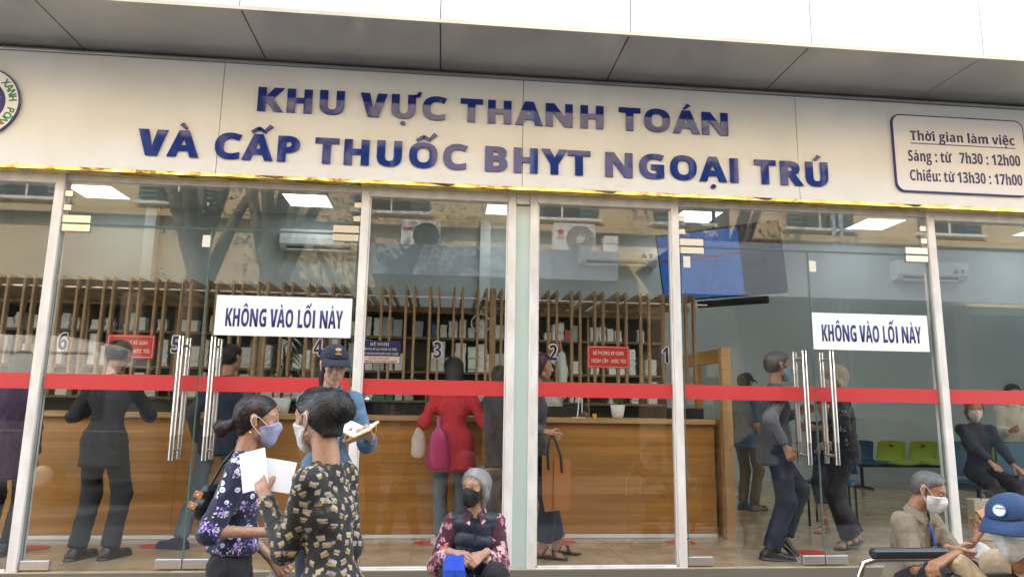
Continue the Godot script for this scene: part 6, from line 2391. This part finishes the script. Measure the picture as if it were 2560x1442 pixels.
func people_inside() -> void:
	person("person in black suit seen from behind at the left door", {
		"at": Vector3(-2.49, 0, -0.36), "yaw": 172.0, "h": 1.60, "w": 1.02, "lean": 3.0, "hpitch": 10.0, "face": false,
		"hl": Vector3(-2.66, 1.08, -0.62), "hr": Vector3(-2.33, 1.10, -0.62), "el": Vector3(0.5, -1, -0.2), "er": Vector3(-0.8, -1, -0.2),
		"fl": Vector3(-2.60, 0.07, -0.36), "fr": Vector3(-2.38, 0.07, -0.38), "tl": Vector3(0.35, 0, -1), "tr": Vector3(0.45, 0, -1),
		"top": [mats["black_suit"], 1.95, 0.17], "loose": 0.026, "sleeve_loose": 0.7, "pants": mats["black_suit"], "pants_loose": 0.02, "shoes": mats["black_leather"], "seed": 51, "top_name": "suit_jacket", "fold": 0.008})
	person("person in purple speckled coat at the left edge of the window", {
		"at": Vector3(-3.24, 0, -0.52), "yaw": 185.0, "h": 1.50, "w": 1.05, "face": false, "hair": ["bob", mats["hair_black"]],
		"top": [mats["purple_coat"], 1.95, 0.22], "loose": 0.035, "flare": 0.02, "pants": mats["black_cloth"], "shoes": mats["black_leather"], "seed": 52, "top_name": "coat"})
	person("person in dark jacket and jeans standing astride behind the left double door", {
		"at": Vector3(-1.80, 0, -0.80), "yaw": 170.0, "h": 1.62, "lean": 5.0, "hyaw": -14.0, "face": false,
		"fl": Vector3(-2.02, 0.07, -0.74), "fr": Vector3(-1.72, 0.07, -0.84), "tl": Vector3(-1, 0, -0.25), "tr": Vector3(-0.3, 0, -1), "hl": Vector3(-1.98, 0.82, -0.84), "hr": Vector3(-1.52, 1.0, -0.98),
		"top": [mats["navy_cloth"], 1.95, 0.12], "loose": 0.032, "pants": mats["denim_grey"], "shoes": mats["navy_cloth"], "seed": 53, "top_name": "jacket"})
	var w := person("person in bright red shirt and jeans leaning to the counter", {
		"at": Vector3(0.10, 0, -0.80), "yaw": 186.0, "h": 1.56, "lean": 8.0, "hpitch": 16.0, "face": false,
		"hl": Vector3(-0.13, 1.02, -1.02), "hr": Vector3(0.33, 1.06, -1.02), "el": Vector3(0.5, -1, -0.5), "er": Vector3(-0.5, -1, -0.5),
		"hair": ["long", mats["hair_black"]], "top": [mats["red_shirt"], 1.75, 0.20], "loose": 0.022, "flare": 0.05, "sleeve_loose": 0.9, "pants": mats["denim_grey"], "shoes": mats["white_cloth"], "seed": 54, "fold": 0.009})
	var pk := thing("plastic_bag", "pink plastic bag hanging beside the red shirt", "bag", Vector3(-0.02, 0.97, -0.62))
	part("bag_film", bag_mesh(0.19, 0.36, 0.12, 7), mats["pink_bag"], pk)
	var wb := thing("plastic_bag", "pale clear bag hanging left of the red shirt", "bag", Vector3(-0.19, 0.96, -0.80))
	part("bag_film", bag_mesh(0.11, 0.26, 0.07, 9), mats["clear_bag"], wb)
	person("person in grey tunic carrying a brown tote bag past the teal strip", {
		"at": Vector3(0.70, 0, -0.34), "yaw": 82.0, "h": 1.56, "w": 1.08, "lean": 4.0, "face": false,
		"hr": Vector3(0.80, 0.94, -0.10), "cr": 1.0, "er": Vector3(-0.4, -0.2, -1), "hl": Vector3(0.62, 0.8, -0.55),
		"fr": Vector3(0.80, 0.075, -0.30), "fl": Vector3(0.93, 0.075, -0.42), "tr": Vector3(0.9, 0, 0.35), "tl": Vector3(1, 0, -0.1), "bare_feet": true,
		"hair": ["bob", mats["hair_wine"]], "top": [mats["grey_tunic"], 1.8, 0.20], "loose": 0.034, "flare": 0.02, "pants": mats["navy_trousers"], "pants_len": 0.86, "pants_loose": 0.022, "shoes": mats["black_leather"], "shoe_kind": "sandal", "seed": 55, "top_name": "tunic"})
	var tb := thing("tote_bag", "brown leather tote bag with black straps in a hand", "bag", Vector3(0.865, 0.375, -0.11), -8)
	part("bag_body", prism(PackedVector2Array([Vector2(-0.085, 0.0), Vector2(0.10, 0.02), Vector2(0.105, 0.37), Vector2(-0.11, 0.40), Vector2(-0.105, 0.1)]), 0.09), mats["brown_leather"], tb, Vector3(0, 0, -0.045))
	part("seam", bbox(Vector3(0.004, 0.37, 0.006)), mats["black_leather"], tb, Vector3(-0.025, 0.2, 0.047))
	for z in [0.046, -0.046]:
		part("strap", tube([Vector3(-0.06, 0.30, z), Vector3(-0.065, 0.40, z * 1.05), Vector3(-0.05, 0.55, z * 0.5), Vector3(-0.02, 0.545, z * 0.5), Vector3(0.03, 0.40, z * 1.05), Vector3(0.04, 0.28, z)], [0.010], 8), mats["black_leather"], tb)
	person("person in dark navy jacket half hidden by the white frame beside the red shirt", {
		"at": Vector3(0.52, 0, -0.72), "yaw": 200.0, "h": 1.48, "lean": 6.0, "face": false, "hr": Vector3(0.62, 1.02, -0.98), "hl": Vector3(0.40, 0.72, -0.66),
		"hair": ["bob", mats["hair_black"]], "top": [mats["navy_cloth"], 1.95, 0.12], "loose": 0.026, "pants": mats["purple_coat"], "shoes": mats["black_leather"], "seed": 66, "top_name": "jacket"})
	# right bay
	person("person in dark cap, blue shirt and khaki trousers far behind the right door", {
		"at": Vector3(3.55, 0, -2.84), "yaw": 120.0, "h": 1.56, "face": false, "cap": {"m": mats["cap_navy"], "brim": true},
		"top": [mats["blue_shirt"], 0.9, 0.10], "loose": 0.03, "pants": mats["khaki_trousers"], "shoes": mats["black_leather"], "seed": 56})
	person("person in grey checked shirt and blue mask walking behind the right door", {
		"at": Vector3(2.64, 0, -0.26), "yaw": 86.0, "h": 1.61, "lean": 4.0, "hyaw": 4.0,
		"hr": Vector3(2.62, 0.86, -0.02), "hl": Vector3(2.95, 1.12, -0.42), "el": Vector3(0.6, -0.8, -0.6), "er": Vector3(-0.5, 0, -1),
		"fr": Vector3(2.55, 0.07, -0.20), "fl": Vector3(2.74, 0.15, -0.36), "tr": Vector3(1, -0.05, 0.25), "tl": Vector3(0.8, -0.75, 0), "kl": Vector3(0, 0, 1), "bare_feet": false,
		"hair": ["short", mats["hair_dark_grey"]], "mask": ["cup", mats["mask_blue"]], "top": [mats["grey_check"], 1.9, 0.12], "loose": 0.034, "belly": 0.02, "pants": mats["navy_trousers"], "pants_loose": 0.026, "shoes": mats["black_leather"], "seed": 57})
	person("person in black blossom blouse and wide black trousers facing left", {
		"at": Vector3(3.50, 0, -0.68), "yaw": -112.0, "h": 1.54, "w": 1.02, "hpitch": 4.0, "hyaw": -4.0,
		"hl": Vector3(3.18, 0.99, -0.60), "el": Vector3(0.6, -0.8, -0.4), "hr": Vector3(3.22, 1.0, -0.80), "er": Vector3(-0.6, -0.8, -0.4), "bare_feet": true,
		"fl": Vector3(3.45, 0.09, -0.60), "fr": Vector3(3.56, 0.09, -0.74), "tl": Vector3(-1, -0.1, 0.25), "tr": Vector3(-1, -0.1, 0.1),
		"hair": ["bob", mats["hair_blond"]], "mask": ["cup", mats["mask_white"]], "top": [mats["dark_blossom_print"], 1.5, 0.10], "loose": 0.028, "pants": mats["black_cloth"], "pants_loose": 0.02, "pants_flare": 0.035, "shoes": mats["teal_leather"], "shoe_kind": "sandal", "seed": 58, "top_name": "blouse"})
	# sitting on the second bench
	var bn := thing("waiting_bench", "dark blue waiting seats near the right window", "bench", Vector3(5.65, 0, -1.72))
	for i in 3:
		part("seat_shell", bbox(Vector3(0.46, 0.03, 0.44), 0.012), mats["seat_blue"], bn, Vector3(-0.1 + 0.6 * i, 0.43, 0.0))
		part("seat_back", bbox(Vector3(0.46, 0.36, 0.03), 0.012), mats["seat_blue"], bn, Vector3(-0.1 + 0.6 * i, 0.66, -0.21))
	part("beam", bbox(Vector3(1.8, 0.05, 0.06), 0.004), mats["black_plastic"], bn, Vector3(0.5, 0.39, -0.02))
	for x in [-0.1, 1.1]:
		part("leg", tube([Vector3(x, 0.39, -0.02), Vector3(x, 0.0, -0.02)], [0.025], 10), mats["black_plastic"], bn)
	person("person in navy blouse and white mask sitting behind the right window", {
		"at": Vector3(5.55, 0, -1.65), "yaw": -18.0, "h": 1.54, "hip": Vector3(5.55, 0.545, -1.68), "lean": -6.0, "hyaw": -8.0, "hpitch": 4.0,
		"hr": Vector3(5.42, 0.62, -1.34), "hl": Vector3(5.62, 0.62, -1.32), "pr": Vector3(0, -1, 0), "pl": Vector3(0, -1, 0), "cr": 0.35, "cl": 0.35, "dr": Vector3(-0.2, -0.35, 1), "dl": Vector3(0, -0.35, 1), "fr": Vector3(5.37, 0.07, -1.30), "fl": Vector3(5.61, 0.07, -1.26), "kl": Vector3(0, 1, 0.8), "kr": Vector3(0, 1, 0.8),
		"hair": ["bob", mats["hair_dark_grey"]], "mask": ["folded", mats["mask_white"]], "top": [mats["navy_cloth"], 1.85, 0.04], "loose": 0.03, "pants": mats["black_cloth"], "pants_loose": 0.022, "shoes": mats["black_leather"], "seed": 59})
	person("person in dark shorts and sandals sitting behind the right door", {
		"at": Vector3(3.93, 0, -1.66), "yaw": -40.0, "h": 1.56, "hip": Vector3(3.93, 0.545, -1.70), "lean": 8.0, "hpitch": 18.0, "bare_feet": true,
		"hr": Vector3(3.66, 0.78, -1.42), "hl": Vector3(3.78, 0.78, -1.30), "fr": Vector3(3.66, 0.075, -1.40), "fl": Vector3(3.78, 0.075, -1.28), "kl": Vector3(0, 1, 0.8), "kr": Vector3(0, 1, 0.8),
		"top": [mats["navy_cloth"], 1.0, 0.04], "loose": 0.03, "pants": mats["black_cloth"], "pants_len": 0.5, "pants_loose": 0.025, "shoes": mats["brown_leather"], "shoe_kind": "sandal", "seed": 60})
	person("person in loose white shirt standing at the right edge of the hall", {
		"at": Vector3(6.50, 0, -2.3), "yaw": -30.0, "h": 1.48, "hyaw": 10.0, "hl": Vector3(6.48, 0.9, -2.05), "hr": Vector3(6.28, 0.95, -2.1), "hpitch": 15.0,
		"top": [mats["white_cloth"], 1.9, 0.10], "loose": 0.04, "pants": mats["black_cloth"], "shoes": mats["black_leather"], "seed": 61})
	var dc := thing("visitor_chair", "dark blue chair under the person in shorts", "chair", Vector3(3.95, 0, -1.74), -40)
	part("seat", bbox(Vector3(0.44, 0.035, 0.42), 0.012), mats["seat_blue"], dc, Vector3(0, 0.43, 0))
	part("backrest", bbox(Vector3(0.44, 0.36, 0.03), 0.012), mats["seat_blue"], dc, Vector3(0, 0.68, -0.24))
	for x in [-0.19, 0.19]:
		for z in [-0.18, 0.18]:
			part("leg", tube([Vector3(x, 0.42, z), Vector3(x, 0.002, z)], [0.012], 8), mats["black_plastic"], dc)
	var cb := thing("cream_bag", "cream paper carrier bag with dark letters beside the seated person", "bag", Vector3(4.98, 0.0, -0.98), -6)
	part("bag_body", bbox(Vector3(0.26, 0.36, 0.12), 0.01), mat("cream_paper", lin(0.42, 0.37, 0.27), 0.7), cb, Vector3(0, 0.182, 0))
	write_line("lettering", "AG", "sans", 0.0, mats["black_plastic"], cb, Vector3(-0.045, 0.20, 0.061), 0.09, 0.05)
	part("handle", tube([Vector3(-0.06, 0.35, 0.05), Vector3(-0.05, 0.44, 0.05), Vector3(0.05, 0.44, 0.05), Vector3(0.06, 0.35, 0.05)], [0.005], 6), mats["black_plastic"], cb)
	# staff behind the counter
	person("person in white shirt sitting behind a black screen at window three", {
		"at": Vector3(-0.41, 0, -1.98), "yaw": 4.0, "h": 1.50, "hip": Vector3(-0.41, 0.42, -2.02), "hpitch": 14.0, "fl": Vector3(-0.3, 0.07, -1.78), "fr": Vector3(-0.5, 0.07, -1.78), "kl": Vector3(0, 1, 0.8), "kr": Vector3(0, 1, 0.8), "hl": Vector3(-0.25, 0.80, -1.75), "hr": Vector3(-0.55, 0.80, -1.75),
		"hair": ["long", mats["hair_wine"]], "top": [mats["white_cloth"], 1.9, 0.04], "loose": 0.03, "pants": mats["navy_cloth"], "shoes": mats["black_leather"], "seed": 62, "cell": 0.022})
	person("person in pale blue mask sitting and looking down at window two", {
		"at": Vector3(1.36, 0, -1.98), "yaw": 20.0, "h": 1.52, "hip": Vector3(1.36, 0.45, -2.02), "hpitch": 20.0, "hyaw": 20.0, "fl": Vector3(1.46, 0.07, -1.78), "fr": Vector3(1.26, 0.07, -1.78), "kl": Vector3(0, 1, 0.8), "kr": Vector3(0, 1, 0.8), "hl": Vector3(1.5, 0.85, -1.75), "hr": Vector3(1.2, 0.85, -1.75),
		"hair": ["bob", mats["hair_black"]], "mask": ["cup", mats["mask_blue"]], "top": [mats["navy_cloth"], 1.9, 0.04], "loose": 0.03, "pants": mats["navy_cloth"], "shoes": mats["black_leather"], "seed": 63, "cell": 0.022})
	person("person in white coat reaching up to the top shelf", {
		"at": Vector3(1.10, 0, -2.12), "yaw": 172.0, "h": 1.60, "face": false, "hpitch": -8.0, "hr": Vector3(1.28, 1.86, -2.36), "hl": Vector3(0.95, 1.30, -2.34), "er": Vector3(-1, 0, -0.2),
		"hair": ["short", mats["hair_black"]], "top": [mats["white_cloth"], 1.9, 0.30], "loose": 0.03, "pants": mats["navy_cloth"], "shoes": mats["white_cloth"], "seed": 64, "cell": 0.02, "top_name": "white_coat"})
	# stools for the two seated clerks
	for x in [-0.41, 1.36]:
		var sv := thing("office_stool", "round stool under the seated person %s" % ("at window three" if x < 0 else "at window two"), "stool", Vector3(x, 0, -2.04))
		part("cushion", lathe([Vector2(0, 0.34 if x < 0 else 0.37), Vector2(0.17, 0.33 if x < 0 else 0.36), Vector2(0.17, 0.28), Vector2(0, 0.28)], 24), mats["black_leather"], sv)
		part("column", tube([Vector3(0, 0.28, 0), Vector3(0, 0.02, 0)], [0.03], 10), mats["steel"], sv)
		part("foot", lathe([Vector2(0, 0.03), Vector2(0.16, 0.012), Vector2(0.16, 0)], 20), mats["steel"], sv)
